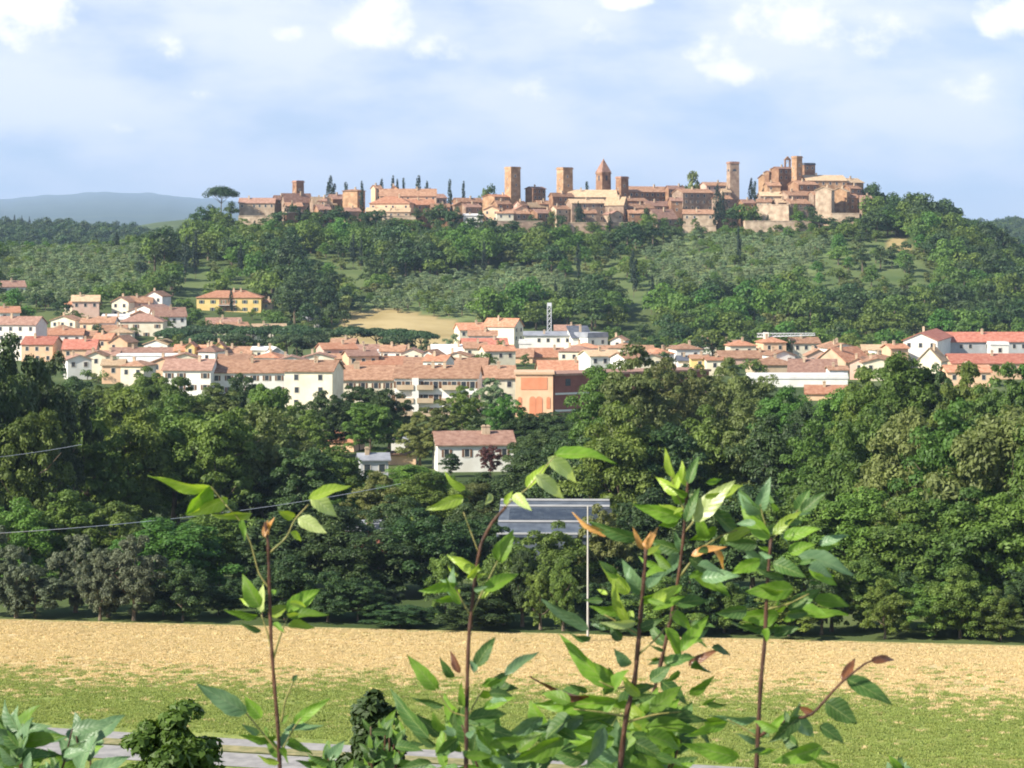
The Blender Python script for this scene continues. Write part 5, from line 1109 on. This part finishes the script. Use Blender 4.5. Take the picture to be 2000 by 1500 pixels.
def tuft(name, mat, h, n, w):
    rn = random.Random(3); V = []; Fc = []
    for i in range(n):
        a = rn.random()*6.28; rr = w*math.sqrt(rn.random()); x, y = rr*math.cos(a), rr*math.sin(a); l = rn.uniform(-.35, .35)*h; q = rn.uniform(-.35, .35)*h; hh = h*rn.uniform(.6, 1.1); t = rn.random()*3.14; ww = .03
        b = len(V); V += [(x-ww*math.cos(t), y-ww*math.sin(t), 0), (x+ww*math.cos(t), y+ww*math.sin(t), 0), (x+l+ww*math.cos(t)*.6, y+q+ww*math.sin(t)*.6, hh), (x+l-ww*math.cos(t)*.6, y+q-ww*math.sin(t)*.6, hh)]; Fc.append((b, b+1, b+2, b+3))
    me = bpy.data.meshes.new(name); me.from_pydata(V, [], Fc); me.update(); me.materials.append(mat); return me
def crops():
    Mg = leaf_mat('ripe_straw', (.58, .45, .25), (.74, .60, .35), trans=.2, rnd=.05, hue=.004, scale=2); Mn = leaf_mat('meadow_grass_blades', (.20, .26, .055), (.35, .40, .12), trans=.25, rnd=.08, hue=.008, scale=2)
    rn = random.Random(9); A = []; B = []
    for i in range(44000):
        y = rn.uniform(188, 279); x = rn.uniform(-62, 62)
        if y > 267.5-.175*x or y < 206-.32*x: continue
        b = y+.12*x+vnoise(x, y, 14)*4.5+vnoise(x+50, y*1.5, 5)*1.5
        if rn.random() < .3*max(0, vnoise(x*.4+y*.9, y*2-x*.3, 5)) or abs(((y+.12*x) % 18)-9) < .28: continue
        (A if b+rn.gauss(0, 6.5) > 236 or (rn.random() < .03) else B).append((x, y, .02, rn.uniform(.7, 1.25), 1, 0, 0))
    t1 = tuft('straw_tuft', Mg, .13, 80, .5); t2 = tuft('grass_tuft', Mn, .16, 60, .45)
    o1 = obj('straw_tuft', t1, None, (-20, 262, .02)); tag(o1, 'single straw tuft standing in the golden crop near its far margin', 'crop'); o2 = obj('grass_tuft', t2, None, (-20, 222, .02)); tag(o2, 'single grass tuft standing in the green front of the field', 'grass')
    scatter('crop', A, o1, 'golden ripe crop covering the back of the field', 'crop'); scatter('grass', B, o2, 'green grass covering the front of the field', 'grass')
crops()
# ---------------------------------------------------------------- foreground saplings
def fleaf_mat(name, c1, c2, trans, rough=.38, vein=(.25, .3, .1), spec=.5):
    m, nt, N, L, P = newmat(name)
    uv = N.new('ShaderNodeAttribute'); uv.attribute_name = 'leaf_uv'; sp = N.new('ShaderNodeSeparateXYZ'); L.new(uv.outputs['Vector'], sp.inputs[0])
    tc = N.new('ShaderNodeTexCoord'); n = N.new('ShaderNodeTexNoise'); n.inputs['Scale'].default_value = 45; n.inputs['Detail'].default_value = 5; L.new(tc.outputs['Object'], n.inputs['Vector'])
    r = N.new('ShaderNodeValToRGB'); r.color_ramp.elements[0].position = .3; r.color_ramp.elements[1].position = .7; r.color_ramp.elements[0].color = (*c1, 1); r.color_ramp.elements[1].color = (*c2, 1); L.new(n.outputs['Fac'], r.inputs[0])
    def m_(op, a, b=None):
        q = N.new('ShaderNodeMath'); q.operation = op
        for i, v in enumerate((a, b)):
            if v is None: continue
            if isinstance(v, (int, float)): q.inputs[i].default_value = v
            else: L.new(v, q.inputs[i])
        return q.outputs[0]
    av = m_('ABSOLUTE', sp.outputs[1]); mid = m_('LESS_THAN', av, .05)
    sv = m_('ABSOLUTE', m_('SUBTRACT', m_('FRACT', m_('SUBTRACT', m_('MULTIPLY', sp.outputs[0], 7.5), m_('MULTIPLY', av, 1.6))), .5)); side = m_('MULTIPLY', m_('LESS_THAN', sv, .06), .55)
    vf = m_('MAXIMUM', mid, side)
    mx = N.new('ShaderNodeMix'); mx.data_type = 'RGBA'; L.new(m_('MULTIPLY', vf, .6), mx.inputs[0]); L.new(r.outputs[0], mx.inputs[6]); mx.inputs[7].default_value = (*vein, 1)
    oi = N.new('ShaderNodeObjectInfo'); hs = N.new('ShaderNodeHueSaturation'); mr = N.new('ShaderNodeMapRange'); mr.inputs['To Min'].default_value = .75; mr.inputs['To Max'].default_value = 1.25; L.new(oi.outputs['Random'], mr.inputs[0]); L.new(mr.outputs[0], hs.inputs['Value']); L.new(mx.outputs[2], hs.inputs['Color'])
    L.new(hs.outputs[0], P.inputs['Base Color']); P.inputs['Roughness'].default_value = rough; P.inputs['Specular IOR Level'].default_value = spec
    b = N.new('ShaderNodeBump'); b.inputs['Strength'].default_value = .5; b.inputs['Distance'].default_value = .001; L.new(sv, b.inputs['Height']); L.new(b.outputs[0], P.inputs['Normal'])
    tr = N.new('ShaderNodeBsdfTranslucent'); g = N.new('ShaderNodeMix'); g.data_type = 'RGBA'; g.blend_type = 'MULTIPLY'; g.inputs[0].default_value = 1; L.new(hs.outputs[0], g.inputs[6]); g.inputs[7].default_value = (1.5, 1.5, .5, 1); L.new(g.outputs[2], tr.inputs['Color'])
    ms = N.new('ShaderNodeMixShader'); ms.inputs[0].default_value = trans; L.new(P.outputs[0], ms.inputs[1]); L.new(tr.outputs[0], ms.inputs[2]); L.new(ms.outputs[0], N['Material Output'].inputs['Surface'])
    return m
FL = {'y': fleaf_mat('young_yellow_green_leaf', (.22, .33, .03), (.36, .48, .07), .4, vein=(.5, .55, .2)), 'g': fleaf_mat('green_leaf', (.085, .18, .018), (.19, .33, .035), .4, rough=.5, spec=.35), 'd': fleaf_mat('dark_green_leaf', (.035, .085, .018), (.08, .16, .035), .22, rough=.5, spec=.35),
      'b': fleaf_mat('blue_green_leaf', (.08, .16, .07), (.16, .26, .12), .2, rough=.42, vein=(.22, .30, .15), spec=.4), 'p': fleaf_mat('pale_lit_leaf', (.36, .44, .13), (.52, .60, .24), .3, vein=(.6, .62, .35)), 'r': fleaf_mat('brown_red_leaf', (.10, .035, .018), (.22, .09, .04), .2, vein=(.3, .15, .06)), 'o': fleaf_mat('orange_bud_leaf', (.42, .20, .06), (.55, .30, .10), .3, vein=(.5, .3, .15))}  # pale tone carries sunlight, blue green tone carries sky reflection, both as colour
M_stem = noise_mat('reddish_brown_stem', (.035, .018, .012), (.12, .055, .028), 60, rough=.5, bump=.3, stretch=(1, 1, .2))
M_stemg = noise_mat('green_brown_stem', (.14, .15, .04), (.28, .24, .08), 60, rough=.5)
_ = [0]
def leaf_mesh(L_, Wd, mat, curl, fold, seed):
    rn = random.Random(seed); nu, nv = 13, 5; vs = []; uv = []
    tw = rn.uniform(-.35, .35)
    for i in range(nu):
        t = i/(nu-1); prof = (math.sin(math.pi*min(t**.72, 1))**.85)*(1-.25*t) if 0 < t < 1 else 0.015
        prof = max(prof, .02)*(1+.05*math.sin(t*50+seed)) ; 
        for j in range(nv):
            v = (j/(nv-1))*2-1; y = v*prof*Wd/2; x = t*L_; z = -curl*L_*t*t*.5+abs(v)*prof*Wd/2*fold+.03*L_*math.sin(t*9+v*3+seed)*abs(v)
            a = tw*t; y, z = y*math.cos(a)-z*math.sin(a)*.3, z*math.cos(a)+y*math.sin(a); vs.append((x, y, z)); uv.append((t, v, 0))
    fs = [(i*nv+j, (i+1)*nv+j, (i+1)*nv+j+1, i*nv+j+1) for i in range(nu-1) for j in range(nv-1)]
    me = bpy.data.meshes.new('leaf'); me.from_pydata(vs, [], fs); me.update(); me.materials.append(mat)
    at = me.attributes.new('leaf_uv', 'FLOAT_VECTOR', 'POINT'); at.data.foreach_set('vector', [c for u in uv for c in u]); me.polygons.foreach_set('use_smooth', [True]*len(me.polygons)); return me
def plant(name, label, D0, stems, leaves, cat='sapling', group='young saplings close to the camera', petioles=(), rs=1.0):
    """stems: list of (pts[(px,py,dd)], r_base_px, r_tip_px); leaves: (bx,by,tx,ty,w,matkey,roll deg,depth offset)"""
    root_p = stems[0][0][0]; x = Xw(root_p[0], D0); g = ground(x, D0); r = empty(name, (x, D0, g)); O = Vector((x, D0, g)); s = D0/F
    for si, (pp, r0, r1) in enumerate(stems):
        P = [W(p[0], p[1], D0+(p[2] if len(p) > 2 else 0))-O for p in pp]
        if si == 0:  # down to the ground
            b0 = P[0]; P = [Vector((b0.x*.1, 0, 0)), Vector((b0.x*.6+.01, .01, b0.z*.5))]+P
        Q = []
        for i in range(len(P)-1):
            for k in range(4): Q.append(P[i].lerp(P[i+1], k/4))
        Q.append(P[-1]); n = len(Q)
        Q = [Q[i] if i in (0, n-1) else (Q[i-1]+Q[i]*2+Q[i+1])/4 for i in range(n)]
        b = MB(); b.tube(Q, [.6*(r0+(r1-r0)*i/(n-1))*s*(1+.12*math.sin(i*2.1)) for i in range(n)], 8); b.build('stem' if si == 0 else 'twig', M_stem if (si == 0 or r0 > 4) else M_stemg, r, smooth=True)
    for lf in leaves:
        bx, by, tx, ty, w, mk, roll = lf[:7]; dd = lf[7] if len(lf) > 7 else random.uniform(-.03, .03); _[0] += 1
        A = W(bx, by, D0+dd)-O; B = W(tx, ty, D0+dd+random.uniform(-.02, .02))-O; L_ = (B-A).length*1.08
        u = (B-A).normalized(); view = Vector((0, -1, .12)); n = (view-u*view.dot(u)).normalized(); side = n.cross(u)
        a = R(roll); n2 = n*math.cos(a)+side*math.sin(a); s2 = n2.cross(u)
        if n2.z < 0 and abs(roll) < 80: pass
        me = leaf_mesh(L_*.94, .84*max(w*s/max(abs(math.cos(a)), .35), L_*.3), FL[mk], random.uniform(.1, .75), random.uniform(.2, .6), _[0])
        o = obj('leaf', me, r); o.matrix_local = Matrix(((u.x, s2.x, n2.x, A.x), (u.y, s2.y, n2.y, A.y), (u.z, s2.z, n2.z, A.z), (0, 0, 0, 1)))
    tag(r, label, cat, group); return r
def fillers(seed, blocks):
    rn = random.Random(seed); out = []
    for (cx, cy, rx, ry, n, keys, sz) in blocks:
        for i in range(n):
            a0 = rn.random()*6.28; q = math.sqrt(rn.random()); px = cx+rx*q*math.cos(a0)*.8; py = cy+ry*q*math.sin(a0); a = math.atan2((py-cy)*.5-ry*.12, px-cx)+rn.uniform(-.7, .7); L_ = sz*rn.uniform(.45, 1.0)
            out.append((px, py, px+math.cos(a)*L_, py+math.sin(a)*L_*.7, L_*rn.uniform(.36, .52), rn.choice(keys), rn.uniform(-65, 65), rn.uniform(-.12, .12)))
    return out
plant('sapling', 'lone leftmost sapling with two bright drooping leaf sprays at the top', 3.2,
 [([(548, 1530), (543, 1420), (535, 1330), (530, 1260), (526, 1150), (524, 1060), (518, 1020)], 8, 5), ([(533, 1290), (524, 1240), (510, 1200)], 4, 2), ([(534, 1285), (548, 1240), (562, 1205)], 4, 2),
  ([(526, 1150), (505, 1120), (490, 1060), (468, 1015), (440, 985)], 3, 2), ([(526, 1080), (560, 1050), (575, 1015), (603, 985)], 3, 2), ([(550, 1410), (556, 1370), (573, 1330)], 4, 3), ([(545, 1470), (520, 1440), (480, 1392)], 4, 2), ([(548, 1470), (575, 1420), (590, 1400)], 3, 2), ([(440, 985), (420, 960), (412, 950)], 2, 1.5)],
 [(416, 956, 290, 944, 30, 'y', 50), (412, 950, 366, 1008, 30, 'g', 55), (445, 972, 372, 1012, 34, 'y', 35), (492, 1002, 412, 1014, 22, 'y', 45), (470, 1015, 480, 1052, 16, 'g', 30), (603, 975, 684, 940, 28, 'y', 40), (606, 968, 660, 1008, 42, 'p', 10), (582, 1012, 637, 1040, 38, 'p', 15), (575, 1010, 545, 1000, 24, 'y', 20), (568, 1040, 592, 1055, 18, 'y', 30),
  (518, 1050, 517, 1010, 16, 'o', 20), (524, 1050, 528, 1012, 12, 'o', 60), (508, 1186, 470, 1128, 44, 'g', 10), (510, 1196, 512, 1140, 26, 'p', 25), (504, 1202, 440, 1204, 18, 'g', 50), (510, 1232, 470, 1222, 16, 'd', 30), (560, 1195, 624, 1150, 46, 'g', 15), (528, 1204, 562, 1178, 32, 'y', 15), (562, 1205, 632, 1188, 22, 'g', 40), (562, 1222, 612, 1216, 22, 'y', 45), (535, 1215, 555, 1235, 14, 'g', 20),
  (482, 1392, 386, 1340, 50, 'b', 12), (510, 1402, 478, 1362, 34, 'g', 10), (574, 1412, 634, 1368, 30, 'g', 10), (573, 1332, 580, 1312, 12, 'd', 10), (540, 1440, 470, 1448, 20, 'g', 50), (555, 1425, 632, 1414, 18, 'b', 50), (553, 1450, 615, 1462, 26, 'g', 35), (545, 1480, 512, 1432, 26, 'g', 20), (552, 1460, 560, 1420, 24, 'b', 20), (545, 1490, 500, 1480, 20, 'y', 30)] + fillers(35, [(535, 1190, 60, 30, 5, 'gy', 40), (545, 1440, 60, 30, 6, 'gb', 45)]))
plant('sapling', 'bent sapling with pale cut tip and bright leaves reaching right', 3.0,
 [([(910, 1530), (911, 1440), (912, 1350), (915, 1250), (922, 1180), (930, 1110), (940, 1060), (960, 1022), (988, 990)], 8, 5), ([(960, 1022), (1000, 975), (1030, 955), (1062, 915), (1085, 890)], 3, 1.5), ([(918, 1200), (895, 1160), (880, 1120)], 4, 2), ([(920, 1200), (945, 1150), (972, 1095)], 4, 2), ([(913, 1400), (940, 1350), (960, 1330)], 3, 2), ([(913, 1400), (880, 1390), (852, 1345)], 3, 2), ([(935, 1080), (920, 1040), (905, 1000)], 2.5, 1.5)],
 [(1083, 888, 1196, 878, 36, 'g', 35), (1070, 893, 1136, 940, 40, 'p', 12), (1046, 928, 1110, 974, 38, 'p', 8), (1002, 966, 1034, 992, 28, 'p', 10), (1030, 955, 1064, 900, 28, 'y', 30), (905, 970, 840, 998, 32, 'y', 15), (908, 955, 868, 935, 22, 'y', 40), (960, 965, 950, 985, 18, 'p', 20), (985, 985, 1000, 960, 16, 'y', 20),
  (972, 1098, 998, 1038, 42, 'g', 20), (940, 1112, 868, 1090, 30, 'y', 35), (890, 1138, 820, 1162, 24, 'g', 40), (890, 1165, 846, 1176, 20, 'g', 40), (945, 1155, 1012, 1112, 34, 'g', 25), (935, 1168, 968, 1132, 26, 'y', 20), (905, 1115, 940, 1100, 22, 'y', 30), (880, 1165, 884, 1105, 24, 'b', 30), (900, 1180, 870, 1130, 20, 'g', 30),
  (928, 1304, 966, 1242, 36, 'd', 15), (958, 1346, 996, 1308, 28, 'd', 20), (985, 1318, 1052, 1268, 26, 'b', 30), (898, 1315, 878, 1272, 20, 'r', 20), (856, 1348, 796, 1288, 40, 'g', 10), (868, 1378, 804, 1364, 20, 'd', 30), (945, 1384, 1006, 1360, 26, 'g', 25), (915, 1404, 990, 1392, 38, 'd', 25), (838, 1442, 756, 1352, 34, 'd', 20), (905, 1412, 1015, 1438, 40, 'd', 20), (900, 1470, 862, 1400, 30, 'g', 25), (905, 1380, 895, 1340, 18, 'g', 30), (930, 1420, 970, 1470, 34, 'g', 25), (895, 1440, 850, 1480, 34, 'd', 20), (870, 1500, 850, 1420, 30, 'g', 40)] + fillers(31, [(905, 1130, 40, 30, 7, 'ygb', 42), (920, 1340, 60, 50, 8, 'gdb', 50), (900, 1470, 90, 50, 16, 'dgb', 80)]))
plant('sapling', 'sapling with orange budding tip rising in the middle of the dense clump', 3.1,
 [([(1208, 1530), (1222, 1400), (1240, 1330), (1248, 1240), (1256, 1150), (1262, 1070)], 11, 6), ([(1248, 1240), (1215, 1220), (1180, 1200)], 3, 2), ([(1238, 1340), (1200, 1345), (1170, 1330)], 4, 2), ([(1225, 1400), (1170, 1390), (1120, 1385)], 4, 2), ([(1245, 1280), (1290, 1240), (1320, 1190)], 4, 2), ([(1225, 1410), (1280, 1395), (1330, 1390)], 4, 2)],
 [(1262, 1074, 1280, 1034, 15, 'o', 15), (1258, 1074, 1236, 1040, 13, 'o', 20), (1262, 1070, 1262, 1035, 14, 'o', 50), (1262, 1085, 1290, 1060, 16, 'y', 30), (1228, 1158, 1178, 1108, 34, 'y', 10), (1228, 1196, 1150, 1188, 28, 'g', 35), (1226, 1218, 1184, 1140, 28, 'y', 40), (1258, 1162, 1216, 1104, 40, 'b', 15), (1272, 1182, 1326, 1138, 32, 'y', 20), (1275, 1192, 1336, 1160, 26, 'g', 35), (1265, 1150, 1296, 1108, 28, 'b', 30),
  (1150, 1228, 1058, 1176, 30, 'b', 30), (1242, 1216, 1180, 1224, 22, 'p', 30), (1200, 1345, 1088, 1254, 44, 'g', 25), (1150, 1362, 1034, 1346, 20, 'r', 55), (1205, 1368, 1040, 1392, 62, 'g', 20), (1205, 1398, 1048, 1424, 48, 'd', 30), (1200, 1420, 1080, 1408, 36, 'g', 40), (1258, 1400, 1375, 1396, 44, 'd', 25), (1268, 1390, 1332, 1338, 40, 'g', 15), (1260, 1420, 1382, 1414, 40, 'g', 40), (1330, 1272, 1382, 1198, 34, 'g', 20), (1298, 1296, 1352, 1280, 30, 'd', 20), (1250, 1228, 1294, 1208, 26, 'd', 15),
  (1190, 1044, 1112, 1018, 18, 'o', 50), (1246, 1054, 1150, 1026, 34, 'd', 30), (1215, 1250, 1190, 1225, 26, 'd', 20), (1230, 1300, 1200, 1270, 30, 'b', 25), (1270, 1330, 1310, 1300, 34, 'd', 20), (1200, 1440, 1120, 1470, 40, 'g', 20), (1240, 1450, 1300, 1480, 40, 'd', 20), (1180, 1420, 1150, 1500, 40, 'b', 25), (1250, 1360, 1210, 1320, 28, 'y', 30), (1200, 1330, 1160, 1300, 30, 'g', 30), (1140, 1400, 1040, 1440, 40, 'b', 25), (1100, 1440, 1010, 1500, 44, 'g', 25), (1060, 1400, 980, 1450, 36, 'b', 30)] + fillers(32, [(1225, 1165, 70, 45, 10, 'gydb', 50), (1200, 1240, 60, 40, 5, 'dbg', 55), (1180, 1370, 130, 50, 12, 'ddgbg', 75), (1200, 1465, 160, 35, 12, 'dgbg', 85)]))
plant('sapling', 'leaning sapling with tall yellow green crown tip behind the budding one', 3.35,
 [([(1236, 1530), (1270, 1380), (1292, 1290), (1310, 1210), (1325, 1130), (1335, 1050), (1340, 985), (1344, 935)], 8, 4.5), ([(1325, 1130), (1370, 1070), (1410, 1045), (1440, 1035)], 4, 2), ([(1338, 1000), (1320, 960), (1310, 930)], 3, 1.5), ([(1337, 1040), (1370, 1000), (1390, 980)], 3, 1.5)],
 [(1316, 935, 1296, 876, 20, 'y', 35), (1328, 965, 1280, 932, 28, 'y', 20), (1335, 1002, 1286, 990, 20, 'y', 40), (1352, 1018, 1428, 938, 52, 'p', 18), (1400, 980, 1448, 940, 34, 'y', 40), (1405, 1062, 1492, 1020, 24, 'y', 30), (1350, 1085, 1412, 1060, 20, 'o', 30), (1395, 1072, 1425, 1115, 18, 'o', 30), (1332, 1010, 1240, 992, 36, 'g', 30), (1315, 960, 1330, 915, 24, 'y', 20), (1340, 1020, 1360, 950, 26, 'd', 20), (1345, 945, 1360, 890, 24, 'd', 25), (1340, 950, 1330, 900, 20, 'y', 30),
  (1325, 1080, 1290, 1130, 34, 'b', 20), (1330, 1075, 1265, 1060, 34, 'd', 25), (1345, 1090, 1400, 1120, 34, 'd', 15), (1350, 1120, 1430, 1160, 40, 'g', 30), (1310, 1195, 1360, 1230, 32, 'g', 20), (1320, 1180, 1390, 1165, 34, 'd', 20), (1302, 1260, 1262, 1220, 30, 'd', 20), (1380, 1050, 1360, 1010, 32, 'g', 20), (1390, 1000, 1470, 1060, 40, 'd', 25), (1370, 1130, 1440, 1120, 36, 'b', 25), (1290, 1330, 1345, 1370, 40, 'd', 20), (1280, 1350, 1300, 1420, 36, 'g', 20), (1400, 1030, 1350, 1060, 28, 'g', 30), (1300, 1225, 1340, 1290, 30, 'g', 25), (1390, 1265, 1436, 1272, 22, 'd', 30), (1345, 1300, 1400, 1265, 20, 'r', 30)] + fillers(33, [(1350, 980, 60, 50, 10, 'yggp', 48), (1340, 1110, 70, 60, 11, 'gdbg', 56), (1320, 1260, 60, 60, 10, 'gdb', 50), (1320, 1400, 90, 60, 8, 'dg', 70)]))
plant('sapling', 'rightmost straight sapling with dark lower twig pointing right', 3.0,
 [([(1476, 1530), (1480, 1440), (1486, 1330), (1494, 1250), (1498, 1150), (1506, 1050)], 9, 5.5), ([(1480, 1440), (1530, 1408), (1585, 1398), (1640, 1335), (1690, 1295), (1720, 1286)], 6, 3), ([(1480, 1440), (1440, 1415), (1420, 1405)], 4, 2), ([(1504, 1060), (1530, 1030), (1560, 995)], 3, 2), ([(1506, 1055), (1490, 1010), (1485, 985)], 3, 1.5), ([(1498, 1190), (1540, 1180), (1580, 1160)], 4, 2)],
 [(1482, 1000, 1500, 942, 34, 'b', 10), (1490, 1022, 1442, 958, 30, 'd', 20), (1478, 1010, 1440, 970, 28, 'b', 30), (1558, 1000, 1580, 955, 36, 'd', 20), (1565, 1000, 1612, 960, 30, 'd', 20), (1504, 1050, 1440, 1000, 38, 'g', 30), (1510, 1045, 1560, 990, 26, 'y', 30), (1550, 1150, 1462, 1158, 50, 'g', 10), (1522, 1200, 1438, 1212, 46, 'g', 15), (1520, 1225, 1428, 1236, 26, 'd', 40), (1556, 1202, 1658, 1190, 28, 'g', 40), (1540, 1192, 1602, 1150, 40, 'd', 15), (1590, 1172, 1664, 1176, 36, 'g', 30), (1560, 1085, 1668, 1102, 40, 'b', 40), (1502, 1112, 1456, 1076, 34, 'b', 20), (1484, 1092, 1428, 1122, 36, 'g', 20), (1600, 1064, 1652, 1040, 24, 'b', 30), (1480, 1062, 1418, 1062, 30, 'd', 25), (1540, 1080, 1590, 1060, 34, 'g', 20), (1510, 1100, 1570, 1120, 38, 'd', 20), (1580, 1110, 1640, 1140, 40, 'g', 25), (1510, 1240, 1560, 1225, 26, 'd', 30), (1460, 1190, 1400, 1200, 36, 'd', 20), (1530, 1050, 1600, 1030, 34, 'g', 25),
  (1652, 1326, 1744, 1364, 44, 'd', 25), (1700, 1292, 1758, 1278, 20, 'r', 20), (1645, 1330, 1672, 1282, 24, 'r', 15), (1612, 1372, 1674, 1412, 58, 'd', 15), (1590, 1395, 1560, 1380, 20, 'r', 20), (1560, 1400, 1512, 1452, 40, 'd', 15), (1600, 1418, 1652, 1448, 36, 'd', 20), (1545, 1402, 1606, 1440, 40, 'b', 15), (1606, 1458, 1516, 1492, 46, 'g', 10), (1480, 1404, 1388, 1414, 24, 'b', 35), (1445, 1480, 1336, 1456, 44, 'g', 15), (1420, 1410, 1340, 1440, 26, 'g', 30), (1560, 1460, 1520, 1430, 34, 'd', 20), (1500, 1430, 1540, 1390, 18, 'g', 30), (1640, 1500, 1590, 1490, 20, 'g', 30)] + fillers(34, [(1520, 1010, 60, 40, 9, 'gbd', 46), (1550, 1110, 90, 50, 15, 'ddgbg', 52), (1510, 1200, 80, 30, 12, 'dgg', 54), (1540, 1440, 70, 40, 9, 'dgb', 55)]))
def leafy(name, label, D0, cx, ys, spread, n, seed, keys, lsz, cat='plant', group='leafy shrubs along the lower edge'):
    rn = random.Random(seed); st = []; lv = []
    for i in range(max(2, n//9)):
        tx = cx+rn.uniform(-.8, .8)*spread; ty = ys+rn.uniform(0, 60); bx = cx+(tx-cx)*.4
        st.append(([(bx, 1560), ((bx+tx)/2+rn.uniform(-8, 8), (1560+ty)/2), (tx, ty)], 5, 2.5))
        for k in range(9):
            t = .25+.75*rn.random(); px = bx+(tx-bx)*t; py = 1560+(ty-1560)*t; a = rn.uniform(-3.4, .3) if k % 2 else rn.uniform(-2.6, -.5); L_ = lsz*rn.uniform(.6, 1.2)
            lv.append((px, py, px+math.cos(a)*L_, py+math.sin(a)*L_*.75, L_*.48, rn.choice(keys), rn.uniform(5, 50), rn.uniform(-.1, .1)))
    plant(name, label, D0, st, lv, cat, group)
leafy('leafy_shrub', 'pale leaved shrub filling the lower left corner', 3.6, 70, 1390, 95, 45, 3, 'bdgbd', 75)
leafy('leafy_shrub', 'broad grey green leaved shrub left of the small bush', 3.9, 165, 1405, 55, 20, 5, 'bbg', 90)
leafy('leafy_shrub', 'dark leaved shrub left of the bent sapling at the bottom', 4.2, 745, 1385, 60, 54, 8, 'ddgd', 44)
leafy('leafy_shrub', 'low leafy growth filling the bottom between bent and budding saplings', 3.5, 1000, 1400, 130, 54, 13, 'dggdb', 80)
leafy('leafy_shrub', 'dense leafy growth at the foot of the leaning saplings', 3.3, 1250, 1395, 110, 54, 17, 'dggdby', 80)
leafy('leafy_shrub', 'small pale shrub tip at the bottom right of the straight sapling', 5.0, 1770, 1470, 45, 18, 21, 'bgb', 40)
leafy('leafy_shrub', 'small leafy growth right of the leftmost sapling at the bottom', 4.0, 640, 1455, 50, 18, 23, 'bdg', 55)
def near_bush(px, yt, wpx, D, mat, label, leaf):
    x = Xw(px, D); g = ground(x, D); h = Zw(yt, D)-g; w = wpx*D/F; P, Nn = clump_crown(60, 9000, 1, shape='egg', cr=(.07, .2), edge=.3); P = P*np.array([w, w, .8])+np.array([0, 0, h-.8]); V = cards(P, Nn, leaf, aspect=.55)
    r = empty('bush', (x, D, g)); obj('foliage', mesh_from('foliage', V, LEAF[mat]), r); b = trunk_mb(h*.8, w*.03, w, 7); b.build('stem', M_bark, r); tag(r, label, 'bush')
near_bush(335, 1380, 200, 22, 'bright', 'small dense green bush beside the road at lower left', .085)
near_bush(735, 1372, 120, 18, 'dark', 'dark pointed bush behind the dark leaved shrub', .07)

# ---------------------------------------------------------------- haze
def haze():
    m = bpy.data.materials.new('haze_air'); m.use_nodes = True; nt = m.node_tree; nt.nodes.clear(); o_ = nt.nodes.new('ShaderNodeOutputMaterial'); v = nt.nodes.new('ShaderNodeVolumePrincipled')
    v.inputs['Color'].default_value = (.54, .73, 1, 1); v.inputs['Density'].default_value = 5.2e-5; v.inputs['Anisotropy'].default_value = 0.0; nt.links.new(v.outputs[0], o_.inputs['Volume'])
    b = MB(); b.box(-22000, 22000, -60, 31500, -12, 640); o = b.build('haze', m); tag(o, 'thin blue summer haze over the whole valley', 'haze', kind='stuff')
haze()
for o in bpy.data.objects:
    if '_b' in o: del o['_b']
    if o.parent is None and o.type in ('MESH', 'EMPTY') and 'kind' not in o and 'label' not in o: print('NOLABEL', o.name)
